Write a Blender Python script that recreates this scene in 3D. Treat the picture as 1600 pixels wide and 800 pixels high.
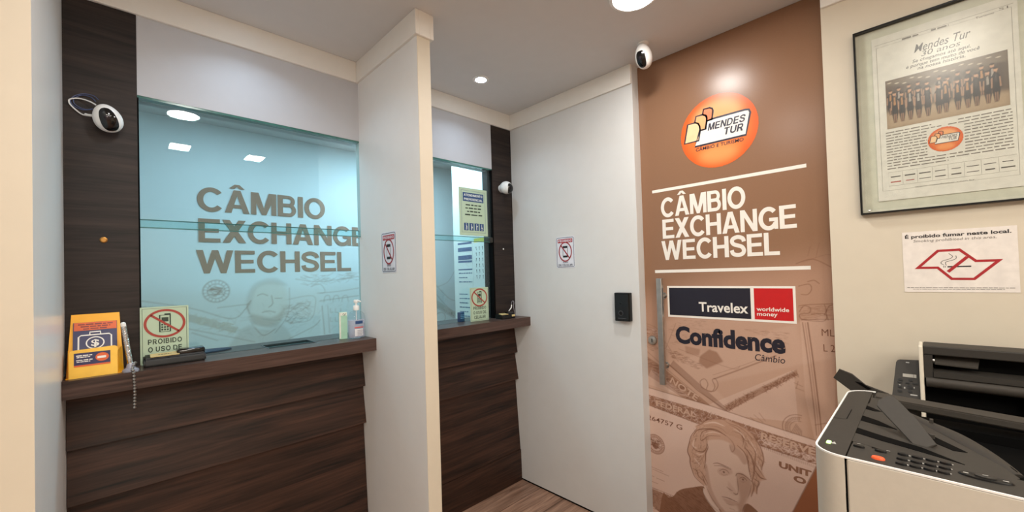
import bpy, bmesh, math, random, os
import numpy as np
from mathutils import Vector, Matrix

for o in list(bpy.data.objects):
    bpy.data.objects.remove(o)
S = bpy.context.scene
COL = S.collection
rnd = random.Random(7)

# ------------------------------------------------------------------ camera, world, exposure
H = 1.40
F, YAW, PIT, ROL, CX, CY = 636.474, .7734, .0183, -.0300, 800.0, 415.486
_f = np.array([math.sin(YAW)*math.cos(PIT), math.cos(YAW)*math.cos(PIT), math.sin(PIT)])
_r = np.array([math.cos(YAW), -math.sin(YAW), 0.0])
_u = np.cross(_r, _f)
CR = math.cos(ROL)*_r + math.sin(ROL)*_u
CU = -math.sin(ROL)*_r + math.cos(ROL)*_u
cam_data = bpy.data.cameras.new('camera')
cam_data.sensor_width = 36.0
cam_data.lens = F/1600*36
cam_data.shift_y = (CY-400)/1600
cam_data.clip_start = .02
cam = bpy.data.objects.new('camera', cam_data)
COL.objects.link(cam)
cam.matrix_world = Matrix(((CR[0], CU[0], -_f[0], 0), (CR[1], CU[1], -_f[1], 0), (CR[2], CU[2], -_f[2], H), (0, 0, 0, 1)))
S.camera = cam
S.view_settings.view_transform = 'Standard'
S.view_settings.look = 'None'
S.view_settings.gamma = 1.0
S.view_settings.use_curve_mapping = False
S.view_settings.exposure = 0.16
S.cycles.max_bounces = 10
S.cycles.diffuse_bounces = 6
S.cycles.transparent_max_bounces = 24
S.cycles.use_denoising = True
W = bpy.data.worlds.new('world')
S.world = W
W.use_nodes = True
W.node_tree.nodes['Background'].inputs[0].default_value = (1, .9, .78, 1)
W.node_tree.nodes['Background'].inputs[1].default_value = 0.02

# photo pixel -> point on a plane of the room (used to measure flat things on walls)
def ray(x, y):
    return ((x-CX)/F)*CR - ((y-CY)/F)*CU + _f
def onx(x, y, X):
    d = ray(x, y); d = d*(X/d[0]); return Vector((d[0], d[1], d[2]+H))
def ony(x, y, Y):
    d = ray(x, y); d = d*(Y/d[1]); return Vector((d[0], d[1], d[2]+H))
def onz(x, y, Z):
    d = ray(x, y); d = d*((Z-H)/d[2]); return Vector((d[0], d[1], d[2]+H))

# main planes of the room (metres, camera stands at x=0 y=0)
YG = 1.995          # teller wall
XR = 1.967          # right wall
XD = 2.03           # printed door, set back in the right wall
XF0, XF1, YF = .892, .955, 1.43    # partition between the two teller booths
XL, YL = -.119, 1.28               # left partition
ZC, ZK = 2.488, 2.385              # ceiling, underside of the cornice
ZT = 1.11           # counter top
YO = 3.43           # back wall of the office behind the glass

# ------------------------------------------------------------------ lamps' light
def area_light(name, x, y, z, size, watt, color, shape='DISK', sy=None, spread=180):
    l = bpy.data.lights.new(name, 'AREA')
    l.shape = shape; l.size = size
    if sy: l.size_y = sy
    l.energy = watt; l.color = color; l.spread = math.radians(spread)
    o = bpy.data.objects.new(name, l); COL.objects.link(o)
    o.location = (x, y, z)
    return o
WARM = (1.0, .93, .82)
NEUT = (1.0, .97, .93)
COOL = (.66, .83, 1.0)
OFFC = (.66, .84, 1.0)
ROUND = [(.326, .69), (1.48, .78)]
SPOTS = [(.40, 1.72), (1.475, 1.715)]
RECTS = [(.377, -.10), (.888, -.10)]
REAR_FILL = [(-.06, -1.0), (-.02, -2.4), (-.52, -1.7), (-.45, -3.1)]  # unseen fill lamps added behind the camera to brighten the room
OFFICE = [(.50, 2.66), (1.70, 2.72)]

# ------------------------------------------------------------------ materials
def lin(c):
    return tuple((v/255/12.92 if v/255 <= .04045 else ((v/255+.055)/1.055)**2.4) for v in c)
def nodes(name):
    m = bpy.data.materials.new(name); m.use_nodes = True
    nt = m.node_tree
    return m, nt, nt.nodes['Principled BSDF']
def N(nt, kind, **kw):
    n = nt.nodes.new(kind)
    for k, v in kw.items():
        if k in n.inputs: n.inputs[k].default_value = v
        else: setattr(n, k, v)
    return n
_mc = {}
def mat(name, rgb, rough=.5, metal=0.0, vary=.06, scale=40.0, bump=.0, spec=.5, coat=0.0, alpha=1.0, trans=0.0):
    if name in _mc: return _mc[name]
    m, nt, p = nodes(name)
    c = lin(rgb)
    tc = N(nt, 'ShaderNodeTexCoord')
    nz = N(nt, 'ShaderNodeTexNoise', Scale=scale, Detail=4.0)
    nt.links.new(tc.outputs['Object'], nz.inputs['Vector'])
    rp = N(nt, 'ShaderNodeValToRGB')
    rp.color_ramp.elements[0].position = .3; rp.color_ramp.elements[1].position = .7
    rp.color_ramp.elements[0].color = (*[v*(1-vary) for v in c], 1)
    rp.color_ramp.elements[1].color = (*[min(1, v*(1+vary)) for v in c], 1)
    nt.links.new(nz.outputs[0], rp.inputs[0])
    nt.links.new(rp.outputs[0], p.inputs['Base Color'])
    p.inputs['Roughness'].default_value = rough
    p.inputs['Metallic'].default_value = metal
    p.inputs['Specular IOR Level'].default_value = spec
    p.inputs['Coat Weight'].default_value = coat
    p.inputs['Alpha'].default_value = alpha
    p.inputs['Transmission Weight'].default_value = trans
    if bump:
        b = N(nt, 'ShaderNodeBump', Strength=bump, Distance=.002)
        nt.links.new(nz.outputs[0], b.inputs['Height'])
        nt.links.new(b.outputs[0], p.inputs['Normal'])
    _mc[name] = m
    return m
def wood(name, dark, light, rough=.42, axis=0, plank=None, gs=1.0):
    m, nt, p = nodes(name)
    tc = N(nt, 'ShaderNodeTexCoord')
    mp = N(nt, 'ShaderNodeMapping')
    sc = [16*gs, 16*gs, 16*gs]; sc[axis] = 1.1*gs
    mp.inputs['Scale'].default_value = sc
    nt.links.new(tc.outputs['Object'], mp.inputs[0])
    n1 = N(nt, 'ShaderNodeTexNoise', Scale=1.6, Detail=7.0, Roughness=.62, Distortion=.9)
    nt.links.new(mp.outputs[0], n1.inputs['Vector'])
    mp2 = N(nt, 'ShaderNodeMapping')
    sc2 = [70*gs, 70*gs, 70*gs]; sc2[axis] = 2.5*gs
    mp2.inputs['Scale'].default_value = sc2
    nt.links.new(tc.outputs['Object'], mp2.inputs[0])
    n2 = N(nt, 'ShaderNodeTexNoise', Scale=2.0, Detail=3.0)
    nt.links.new(mp2.outputs[0], n2.inputs['Vector'])
    ad = N(nt, 'ShaderNodeMath', operation='MULTIPLY_ADD')
    ad.inputs[1].default_value = .38
    nt.links.new(n2.outputs[0], ad.inputs[0])
    nt.links.new(n1.outputs[0], ad.inputs[2])
    rp = N(nt, 'ShaderNodeValToRGB')
    e = rp.color_ramp.elements
    e[0].position = .48; e[1].position = .90
    e[0].color = (*lin(dark), 1); e[1].color = (*lin(light), 1)
    mid = e.new(.68); mid.color = (*[(a*.55+b*.45) for a, b in zip(lin(dark), lin(light))], 1)
    nt.links.new(ad.outputs[0], rp.inputs[0])
    src = rp.outputs[0]
    if plank:
        br = N(nt, 'ShaderNodeTexBrick', Scale=1.0)
        br.inputs['Mortar Size'].default_value = .0025
        br.inputs['Brick Width'].default_value = plank[0]; br.inputs['Row Height'].default_value = plank[1]
        br.inputs['Color1'].default_value = (.78, .78, .78, 1); br.inputs['Color2'].default_value = (1.12, 1.1, 1.08, 1)
        br.inputs['Mortar'].default_value = (.35, .3, .28, 1)
        nt.links.new(tc.outputs['Object'], br.inputs['Vector'])
        mx = N(nt, 'ShaderNodeMix', data_type='RGBA', blend_type='MULTIPLY')
        mx.inputs[0].default_value = 1
        nt.links.new(src, mx.inputs[6]); nt.links.new(br.outputs[0], mx.inputs[7])
        src = mx.outputs[2]
    nt.links.new(src, p.inputs['Base Color'])
    p.inputs['Roughness'].default_value = rough
    p.inputs['Specular IOR Level'].default_value = .34
    b = N(nt, 'ShaderNodeBump', Strength=.12, Distance=.001)
    nt.links.new(ad.outputs[0], b.inputs['Height']); nt.links.new(b.outputs[0], p.inputs['Normal'])
    return m
def printed(name, rough=.4, spec=.5):
    m, nt, p = nodes(name)
    a = N(nt, 'ShaderNodeAttribute', attribute_name='print')
    nt.links.new(a.outputs['Color'], p.inputs['Base Color'])
    p.inputs['Roughness'].default_value = rough
    p.inputs['Specular IOR Level'].default_value = spec
    return m
def pane_glass(name, tint, ior=1.5, rough=0.0):
    m = bpy.data.materials.new(name); m.use_nodes = True
    nt = m.node_tree; nt.nodes.clear()
    out = N(nt, 'ShaderNodeOutputMaterial')
    tr = N(nt, 'ShaderNodeBsdfTransparent'); tr.inputs[0].default_value = (*tint, 1)
    gl = N(nt, 'ShaderNodeBsdfGlossy'); gl.inputs['Roughness'].default_value = rough
    geo = N(nt, 'ShaderNodeNewGeometry')
    ma = N(nt, 'ShaderNodeMath', operation='MULTIPLY_ADD')
    ma.inputs[1].default_value = -(ior-1/ior); ma.inputs[2].default_value = ior
    nt.links.new(geo.outputs['Backfacing'], ma.inputs[0])
    fr = N(nt, 'ShaderNodeFresnel'); nt.links.new(ma.outputs[0], fr.inputs[0])
    mx = N(nt, 'ShaderNodeMixShader')
    nt.links.new(fr.outputs[0], mx.inputs[0]); nt.links.new(tr.outputs[0], mx.inputs[1]); nt.links.new(gl.outputs[0], mx.inputs[2])
    nt.links.new(mx.outputs[0], out.inputs[0])
    return m
def emit(name, rgb, strength):
    m, nt, p = nodes(name)
    p.inputs['Base Color'].default_value = (.8, .8, .8, 1)
    p.inputs['Emission Color'].default_value = (*rgb, 1)
    p.inputs['Emission Strength'].default_value = strength
    return m

M_PAINT = mat('wall_paint', (226, 222, 214), .55, vary=.012, scale=18, bump=.04)
M_HEAD = mat('dimmed_head_paint', (190, 192, 197), .55, vary=.012, scale=18, bump=.03)  # white of the head, darkened and cooled in colour for weaker light
M_CREAM = mat('warm_lit_paint', (212, 203, 185), .5, vary=.012, scale=18, bump=.03)  # warm light from the rear put into the colour of these faces
M_PANEL = mat('white_panel', (218, 219, 218), .38, vary=.012, scale=14, bump=.03)
M_FIN = mat('partition_laminate', (234, 234, 232), .30, vary=.01, scale=14)
M_CEIL = mat('ceiling_paint', (214, 214, 214), .8, vary=.012, scale=14, bump=.04)
M_TRIM = mat('cornice_paint', (236, 234, 228), .55, vary=.012, scale=20)
M_WOODW = wood('dark_walnut_laminate', (16, 10, 9), (54, 42, 37), .52)
M_WOODB = wood('walnut_counter_boards', (12, 7, 5), (74, 48, 36), .5, gs=.8)
M_WOODT = wood('walnut_counter_top', (40, 28, 25), (92, 70, 62), .34, gs=.9)
M_FLOOR = wood('brown_laminate_floor', (116, 86, 70), (196, 158, 134), .38, plank=(1.2, .19))
M_GLASS = pane_glass('tinted_glass', (.79, .935, .945))
M_EDGE = mat('glass_edge', (62, 112, 104), .15, vary=.1)
M_CLEAR = pane_glass('clear_glass', (.97, .98, .97))
M_BLACK = mat('black_plastic', (12, 12, 13), .42, vary=.1, spec=.3)
M_BLACKG = mat('black_gloss', (8, 8, 10), .12, vary=.1, spec=.6)
M_GREY = mat('dark_grey_plastic', (50, 47, 43), .58, vary=.05, scale=120, bump=.05, spec=.35)
M_GREY2 = mat('grey_plastic', (60, 56, 51), .6, vary=.05, scale=120, spec=.3)
M_DEEP = mat('deep_black_plastic', (6, 6, 6), .8, vary=.1, spec=.08)
M_OFFW = mat('offwhite_plastic', (192, 186, 174), .5, vary=.02, scale=90, bump=.04)
M_CREAMP = mat('cream_plastic', (226, 219, 202), .45, vary=.02, scale=90)
M_WHITE = mat('white_plastic', (238, 238, 236), .32, vary=.01)
M_STEEL = mat('brushed_steel', (186, 184, 180), .32, 1.0, vary=.08)
M_CHROME = mat('chrome', (225, 225, 225), .14, 1.0, vary=.03)
M_BRASS = mat('brass', (150, 110, 60), .35, 1.0, vary=.1)
M_WHITEINK = mat('white_vinyl', (238, 234, 226), .45, vary=.01)
M_NAVY = mat('navy_ink', (32, 30, 52), .45, vary=.03)
M_DKNAVY = mat('dark_navy_vinyl', (26, 26, 42), .4, vary=.03)
M_RED = mat('red_vinyl', (196, 20, 26), .42, vary=.03)
M_SIGNRED = mat('sign_red', (176, 40, 48), .45, vary=.03)
M_INK = mat('black_ink', (34, 32, 34), .5, vary=.05)
M_GREYINK = mat('grey_ink', (110, 104, 98), .5, vary=.05)
M_PAPER = mat('paper', (226, 222, 214), .7, vary=.015, scale=30)
M_LUM = mat('pale_green_sign', (182, 204, 178), .35, vary=.02)
M_DKGREEN = mat('dark_green_ink', (44, 62, 50), .5, vary=.04)
M_BLUEINK = mat('blue_ink', (40, 74, 124), .5, vary=.04)
M_YELLOW = mat('yellow_card', (250, 176, 16), .42, vary=.03)
M_YELLOWL = mat('pale_yellow_card', (250, 216, 130), .42, vary=.03)
M_ORANGE = mat('orange_ink', (222, 98, 44), .45, vary=.03)
M_MURALTXT = mat('brown_vinyl_lettering', (160, 124, 102), .6, vary=.03)
M_PRINTDOOR = printed('printed_brown_vinyl', .27, .30)
M_PRINTPAPER = printed('printed_paper', .6, .3)
M_PRINTWALL = printed('printed_wall_vinyl', .7, .2)

# ------------------------------------------------------------------ object helpers
def link(o, parent=None):
    COL.objects.link(o)
    if parent is not None: o.parent = parent
    return o
def wloc(o):
    v = Vector((0, 0, 0))
    while o is not None:
        v += o.location; o = o.parent
    return v
def thing(name, label, cat, loc, group=None):
    o = bpy.data.objects.new(name, None)
    o.empty_display_size = .05
    link(o); o.location = loc
    o['label'] = label; o['category'] = cat
    if group: o['group'] = group
    return o
def tag(o, label, cat, group=None):
    o['label'] = label; o['category'] = cat
    if group: o['group'] = group
    return o
def mesh_obj(name, me, parent=None):
    o = bpy.data.objects.new(name, me)
    link(o, parent)
    if parent is not None:
        me.transform(Matrix.Translation(-wloc(parent)))
    else:
        # origin to the middle of the base
        n = len(me.vertices)
        co = np.empty(n*3); me.vertices.foreach_get('co', co); co = co.reshape(-1, 3)
        b = Vector(((co[:, 0].min()+co[:, 0].max())/2, (co[:, 1].min()+co[:, 1].max())/2, co[:, 2].min()))
        me.transform(Matrix.Translation(-b)); o.location = b
    return o
def obj(name, bm, m, parent=None, smooth=False, label=None):
    me = bpy.data.meshes.new(name)
    bmesh.ops.recalc_face_normals(bm, faces=bm.faces[:]) if smooth != 'flat' else None
    bm.to_mesh(me); bm.free()
    for x in (m if isinstance(m, (list, tuple)) else [m]): me.materials.append(x)
    if smooth is True:
        me.polygons.foreach_set('use_smooth', [True]*len(me.polygons))
        try: me.set_sharp_from_angle(angle=math.radians(40))
        except Exception: pass
    o = mesh_obj(name, me, parent)
    if label: o['label'] = label
    return o
def struct(name, bm, m, smooth=False):
    o = obj(name, bm, m, None, smooth); o['kind'] = 'structure'; return o
def BM(): return bmesh.new()
def box(bm, x0, x1, y0, y1, z0, z1, bev=0, seg=2, mi=0):
    r = bmesh.ops.create_cube(bm, size=1)
    for v in r['verts']:
        v.co = Vector((x0+(v.co.x+.5)*(x1-x0), y0+(v.co.y+.5)*(y1-y0), z0+(v.co.z+.5)*(z1-z0)))
    fs = set(f for v in r['verts'] for f in v.link_faces)
    for f in fs: f.material_index = mi
    if bev:
        es = list(set(e for v in r['verts'] for e in v.link_edges))
        b = bmesh.ops.bevel(bm, geom=es, offset=bev, segments=seg, affect='EDGES', profile=.5)
        for f in b['faces']: f.material_index = mi
    return bm
def B(x0, x1, y0, y1, z0, z1, bev=0, seg=2): return box(BM(), x0, x1, y0, y1, z0, z1, bev, seg)
def prism(bm, pts, off, mi=0):
    """closed solid: 3D outline pts swept by vector off"""
    off = Vector(off)
    a = [bm.verts.new(Vector(p)) for p in pts]
    b = [bm.verts.new(Vector(p)+off) for p in pts]
    n = len(pts)
    fs = [bm.faces.new(a), bm.faces.new(b[::-1])]
    for i in range(n): fs.append(bm.faces.new((a[i], b[i], b[(i+1) % n], a[(i+1) % n])))
    for f in fs: f.material_index = mi
    return bm
def tube(bm, pts, r, n=8, mi=0, radii=None):
    pts = [Vector(p) for p in pts]; rings = []; up0 = None
    for i, p in enumerate(pts):
        t = (pts[min(i+1, len(pts)-1)]-pts[max(i-1, 0)]).normalized()
        if up0 is None:
            up0 = t.orthogonal().normalized()
        up0 = (up0 - t*up0.dot(t)).normalized()
        s = t.cross(up0)
        rr = radii[i] if radii else r
        rings.append([bm.verts.new(p+(up0*math.cos(2*math.pi*k/n)+s*math.sin(2*math.pi*k/n))*rr) for k in range(n)])
    for a, b in zip(rings, rings[1:]):
        for k in range(n):
            bm.faces.new((a[k], a[(k+1) % n], b[(k+1) % n], b[k])).material_index = mi
    bm.faces.new(rings[0][::-1]).material_index = mi; bm.faces.new(rings[-1]).material_index = mi
    return bm
def lathe(bm, prof, c, axis=(0, 0, 1), n=32, mi=0, caps=True):
    """prof: list of (radius, height) along axis from c"""
    ax = Vector(axis).normalized(); u = ax.orthogonal().normalized(); v = ax.cross(u); c = Vector(c)
    rings = []
    for r, h in prof:
        if r < 1e-6: rings.append([bm.verts.new(c+ax*h)])
        else: rings.append([bm.verts.new(c+ax*h+(u*math.cos(2*math.pi*k/n)+v*math.sin(2*math.pi*k/n))*r) for k in range(n)])
    for a, b in zip(rings, rings[1:]):
        for k in range(n):
            k2 = (k+1) % n
            if len(a) == 1 and len(b) == 1: continue
            if len(a) == 1: f = bm.faces.new((a[0], b[k2], b[k]))
            elif len(b) == 1: f = bm.faces.new((a[k], a[k2], b[0]))
            else: f = bm.faces.new((a[k], a[k2], b[k2], b[k]))
            f.material_index = mi
    if caps and len(rings[0]) > 1: bm.faces.new(rings[0][::-1]).material_index = mi
    if caps and len(rings[-1]) > 1: bm.faces.new(rings[-1]).material_index = mi
    return bm
def spline(pts, k=6, closed=False):
    pts = [np.array(p, float) for p in pts]; n = len(pts); out = []
    for i in range(n if closed else n-1):
        g = lambda j: pts[j % n] if closed else pts[min(max(j, 0), n-1)]
        p0, p1, p2, p3 = g(i-1), g(i), g(i+1), g(i+2)
        for t in np.linspace(0, 1, k, endpoint=False):
            out.append(.5*((2*p1)+(-p0+p2)*t+(2*p0-5*p1+4*p2-p3)*t*t+(-p0+3*p1-3*p2+p3)*t**3))
    if not closed: out.append(pts[-1])
    return out

# a flat wall plane with its own (u right, v up) axes
class Plane:
    def __init__(s, O, U, V):
        s.O, s.U, s.V = Vector(O), Vector(U).normalized(), Vector(V).normalized(); s.N = s.U.cross(s.V)
    def p(s, u, v, d=0): return s.O+s.U*u+s.V*v+s.N*d
    def px(s, x, y):
        d = ray(x, y); d = Vector(d); o = Vector((0, 0, H))
        t = (s.O-o).dot(s.N)/d.dot(s.N); q = o+d*t-s.O
        return (q.dot(s.U), q.dot(s.V))
def poly(bm, P, pts, d=.0006, mi=0):
    f = bm.faces.new([bm.verts.new(P.p(u, v, d)) for u, v in pts]); f.material_index = mi
    f.normal_update()
    if f.normal.dot(P.N) < 0: f.normal_flip()
    return bm
def rect(bm, P, u0, u1, v0, v1, d=.0006, mi=0, r=0):
    if r <= 0: pts = [(u0, v0), (u1, v0), (u1, v1), (u0, v1)]
    else:
        pts = []
        for cu, cv, a0 in ((u1-r, v0+r, -90), (u1-r, v1-r, 0), (u0+r, v1-r, 90), (u0+r, v0+r, 180)):
            for k in range(6):
                a = math.radians(a0+18*k); pts.append((cu+r*math.cos(a), cv+r*math.sin(a)))
    return poly(bm, P, pts, d, mi)
def slabrect(bm, P, u0, u1, v0, v1, d0, d1, r=0, mi=0):
    if r <= 0: pts = [(u0, v0), (u1, v0), (u1, v1), (u0, v1)]
    else:
        pts = []
        for cu, cv, a0 in ((u1-r, v0+r, -90), (u1-r, v1-r, 0), (u0+r, v1-r, 90), (u0+r, v0+r, 180)):
            for k in range(6):
                a = math.radians(a0+18*k); pts.append((cu+r*math.cos(a), cv+r*math.sin(a)))
    return prism(bm, [P.p(u, v, d0) for u, v in pts], P.N*(d1-d0), mi)
def band(bm, P, pts, w, d=.0006, mi=0, closed=False):
    """flat printed stroke of width w along pts"""
    pts = [np.array(p, float) for p in pts]; n = len(pts); L, R = [], []
    for i in range(n):
        a = pts[(i-1) % n] if (closed or i) else pts[i]
        b = pts[(i+1) % n] if (closed or i < n-1) else pts[i]
        t = b-a; t = t/(np.hypot(*t)+1e-12); nn = np.array([-t[1], t[0]])
        L.append(bm.verts.new(P.p(*(pts[i]+nn*w/2), d))); R.append(bm.verts.new(P.p(*(pts[i]-nn*w/2), d)))
    for i in range(n if closed else n-1):
        j = (i+1) % n
        f = bm.faces.new((R[i], R[j], L[j], L[i])); f.material_index = mi
    return bm
def ring(bm, P, cu, cv, ru, rv, w, d=.0006, n=40, mi=0):
    return band(bm, P, [(cu+ru*math.cos(2*math.pi*k/n), cv+rv*math.sin(2*math.pi*k/n)) for k in range(n)], w, d, mi, True)
def disc(bm, P, cu, cv, ru, rv, d=.0006, n=40, mi=0):
    return poly(bm, P, [(cu+ru*math.cos(2*math.pi*k/n), cv+rv*math.sin(2*math.pi*k/n)) for k in range(n)], d, mi)

# lettering: font outlines turned into flat meshes
_tc = {}
def glyphs(s, bold, res=3):
    key = (s, bold, res)
    if key in _tc: return _tc[key]
    cu = bpy.data.curves.new('lettering', 'FONT')
    cu.body = s; cu.size = 1; cu.offset = bold; cu.resolution_u = res
    ob = bpy.data.objects.new('lettering', cu); COL.objects.link(ob)
    dg = bpy.context.evaluated_depsgraph_get()
    me = bpy.data.meshes.new_from_object(ob.evaluated_get(dg))
    co = np.array([v.co[:2] for v in me.vertices]) if len(me.vertices) else np.zeros((0, 2))
    fc = [tuple(p.vertices) for p in me.polygons]
    bpy.data.objects.remove(ob); bpy.data.curves.remove(cu); bpy.data.meshes.remove(me)
    _tc[key] = (co, fc)
    return _tc[key]
def text(bm, P, s, a, b, cap, bold=.0, shear=0.0, d=.0008, mi=0, font=None):
    """lettering on plane P with its baseline from a to b (ends of the word) and capital height cap"""
    co, fc = glyphs(s, bold)
    if not len(co): return bm
    ch = glyphs('H', bold)[0]; h = ch[:, 1].max()-ch[:, 1].min(); y0 = ch[:, 1].min()
    a = np.array(a, float); b = np.array(b, float); L = np.hypot(*(b-a)); t = (b-a)/L; n = np.array([-t[1], t[0]])
    y = (co[:, 1]-y0)/h*cap
    x = (co[:, 0]-co[:, 0].min())/(co[:, 0].max()-co[:, 0].min())*(L-shear*cap*.5)+shear*y
    q = a+x[:, None]*t+y[:, None]*n
    vs = [bm.verts.new(P.p(u, v, d)) for u, v in q]
    for f in fc:
        try:
            ff = bm.faces.new([vs[i] for i in f]); ff.material_index = mi; ff.normal_update()
            if ff.normal.dot(P.N) < 0: ff.normal_flip()
        except ValueError: pass
    return bm
# heavy grotesque capitals drawn from bars and arcs
def _block():
    G = {}
    def R(x0, x1, y0, y1): return ('p', [(x0, y0), (x1, y0), (x1, y1), (x0, y1)])
    def arc(cx, cy, rx, ry, a0, a1, n=22): return [(cx+rx*math.cos(math.radians(a0+(a1-a0)*k/n)), cy+ry*math.sin(math.radians(a0+(a1-a0)*k/n))) for k in range(n+1)]
    def mir(p, w): return [(w-x, y) for x, y in p]
    s, t = .2, .165
    G['I'] = (s, [R(0, s, 0, 1)])
    G['L'] = (.64, [R(0, s, 0, 1), R(0, .64, 0, t)])
    G['E'] = (.69, [R(0, s, 0, 1), R(0, .68, 0, t), R(0, .63, .425, .585), R(0, .67, 1-t, 1)])
    G['F'] = (.64, [R(0, s, 0, 1), R(0, .58, .41, .57), R(0, .64, 1-t, 1)])
    G['H'] = (.76, [R(0, s, 0, 1), R(.56, .76, 0, 1), R(.1, .66, .43, .60)])
    G['T'] = (.70, [R(0, .70, 1-t, 1), R(.25, .45, 0, 1)])
    G['N'] = (.76, [R(0, .19, 0, 1), R(.57, .76, 0, 1), ('p', [(0, 1), (.21, 1), (.76, 0), (.55, 0)])])
    l = [(0, 1), (.27, 1), (.53, 0), (.37, 0)]
    G['M'] = (.90, [R(0, .185, 0, 1), R(.715, .90, 0, 1), ('p', l), ('p', mir(l, .9))])
    l = [(0, 0), (.215, 0), (.41, .76), (.41, 1), (.295, 1)]
    G['A'] = (.82, [('p', l), ('p', mir(l, .82)), R(.2, .62, .21, .365)])
    G['Â'] = (.82, G['A'][1]+[('p', [(.15, 1.06), (.33, 1.25), (.49, 1.25), (.67, 1.06), (.50, 1.06), (.41, 1.155), (.32, 1.06)])])
    l = [(0, 1), (.215, 1), (.41, .24), (.41, 0), (.295, 0)]
    G['V'] = (.82, [('p', l), ('p', mir(l, .82))])
    a = [(0, 1), (.21, 1), (.41, 0), (.23, 0)]; b = [(.23, 0), (.41, 0), (.68, 1), (.48, 1)]
    G['W'] = (1.16, [('p', a), ('p', b), ('p', mir(b, 1.16)), ('p', mir(a, 1.16))])
    a = [(0, 1), (.245, 1), (.78, 0), (.535, 0)]
    G['X'] = (.78, [('p', a), ('p', mir(a, .78))])
    G['O'] = (.87, [('s', arc(.435, .5, .335, .425, 0, 360, 44), .19)])
    G['C'] = (.80, [('s', arc(.435, .5, .335, .425, 40, 320, 34), .19)])
    G['G'] = (.84, [('s', arc(.435, .5, .335, .425, 42, 330, 34), .19), R(.46, .83, .37, .525), R(.67, .83, .02, .525)])
    G['D'] = (.80, [R(0, s, 0, 1), ('s', [(.1, .918), (.34, .918)]+arc(.34, .5, .36, .418, 90, -90)+[(.1, .082)], .175)])
    up = [(.1, .918), (.42, .918)]+arc(.42, .725, .165, .193, 90, -90, 12)+[(.1, .532)]
    lo = [(.1, .535), (.44, .535)]+arc(.44, .308, .18, .226, 90, -90, 12)+[(.1, .082)]
    G['B'] = (.73, [R(0, s, 0, 1), ('s', up, .16), ('s', lo, .165)])
    bo = [(.1, .918), (.42, .918)]+arc(.42, .68, .185, .238, 90, -90, 14)+[(.1, .442)]
    G['P'] = (.70, [R(0, s, 0, 1), ('s', bo, .17)])
    G['R'] = (.76, [R(0, s, 0, 1), ('s', [(.1, .918), (.44, .918)]+arc(.44, .695, .175, .223, 90, -90, 14)+[(.1, .472)], .17), ('p', [(.33, .48), (.53, .52), (.76, 0), (.53, 0)])])
    G['S'] = (.74, [('s', spline([(.655, .69), (.60, .84), (.38, .915), (.16, .84), (.115, .70), (.20, .585), (.40, .515), (.57, .44), (.645, .28), (.57, .135), (.36, .085), (.15, .15), (.09, .315)], 5), .185)])
    G['U'] = (.76, [('s', [(.1, 1), (.1, .36)]+arc(.38, .36, .28, .275, 180, 360, 18)+[(.66, 1)], .195)])
    G['Q'] = (.87, G['O'][1]+[('p', [(.45, .26), (.56, .36), (.86, .02), (.74, -.08)])])
    G['1'] = (.4, [R(.2, .4, 0, 1), ('p', [(0, .68), (.2, .7), (.3, 1), (.2, 1), (0, .84)])])
    G['3'] = (.68, [('s', spline([(.09, .74), (.2, .89), (.36, .915), (.55, .84), (.54, .63), (.34, .53), (.58, .42), (.59, .2), (.36, .085), (.16, .12), (.08, .28)], 5), .175)])
    G['0'] = (.68, [('s', arc(.34, .5, .245, .42, 0, 360, 36), .185)])
    return G
BLOCK = _block()
def block(bm, P, s, a, b, cap, shear=0.0, d=.0006, mi=0, gap=.05, light=1.0):
    a = np.array(a, float); b = np.array(b, float); L = np.hypot(*(b-a)); t = (b-a)/L; n = np.array([-t[1], t[0]])
    w = 0; place = []
    for ch in s:
        if ch == ' ': w += .32; continue
        place.append((w, BLOCK[ch])); w += BLOCK[ch][0]+gap
    w -= gap
    k = (L-shear*cap*.5)/w
    def T(x, y): return tuple(a+t*(x*k+shear*y*cap)+n*(y*cap))
    d0 = d
    for x0, (gw, parts) in place:
        for ip, it in enumerate(parts):
            d = d0+.00007*ip
            if it[0] == 'p': poly(bm, P, [T(x0+x, y) for x, y in it[1]], d, mi)
            else:
                pts = [np.array(p) for p in it[1]]; wd = it[2]*light; nn = len(pts); closed = np.hypot(*(pts[0]-pts[-1])) < 1e-6
                if closed: pts = pts[:-1]; nn -= 1
                Lp, Rp = [], []
                for i in range(nn):
                    p0 = pts[(i-1) % nn] if (closed or i) else pts[i]; p1 = pts[(i+1) % nn] if (closed or i < nn-1) else pts[i]
                    tt = p1-p0; tt = tt/(np.hypot(*tt)+1e-12); q = np.array([-tt[1], tt[0]])*wd/2
                    Lp.append(bm.verts.new(P.p(*T(x0+(pts[i]+q)[0], (pts[i]+q)[1]), d))); Rp.append(bm.verts.new(P.p(*T(x0+(pts[i]-q)[0], (pts[i]-q)[1]), d)))
                for i in range(nn if closed else nn-1):
                    j = (i+1) % nn; bm.faces.new((Rp[i], Rp[j], Lp[j], Lp[i])).material_index = mi
    return bm
def blockc(bm, P, s, cu, v, w, cap, **k): return block(bm, P, s, (cu-w/2, v), (cu+w/2, v), cap, **k)
def textc(bm, P, s, cu, v, w, cap, **k): return text(bm, P, s, (cu-w/2, v), (cu+w/2, v), cap, **k)
def tiny_lines(bm, P, u0, u1, v, cap, seed=0, d=.0008, mi=0, words=7):
    """a line of print too small to read: word-long dashes"""
    r = random.Random(seed); u = u0
    while u < u1:
        w = (u1-u0)/words*r.uniform(.45, 1.25)
        rect(bm, P, u, min(u+w, u1), v, v+cap*r.uniform(.75, 1.0), d, mi); u += w+(u1-u0)/words*.16
    return bm

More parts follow.
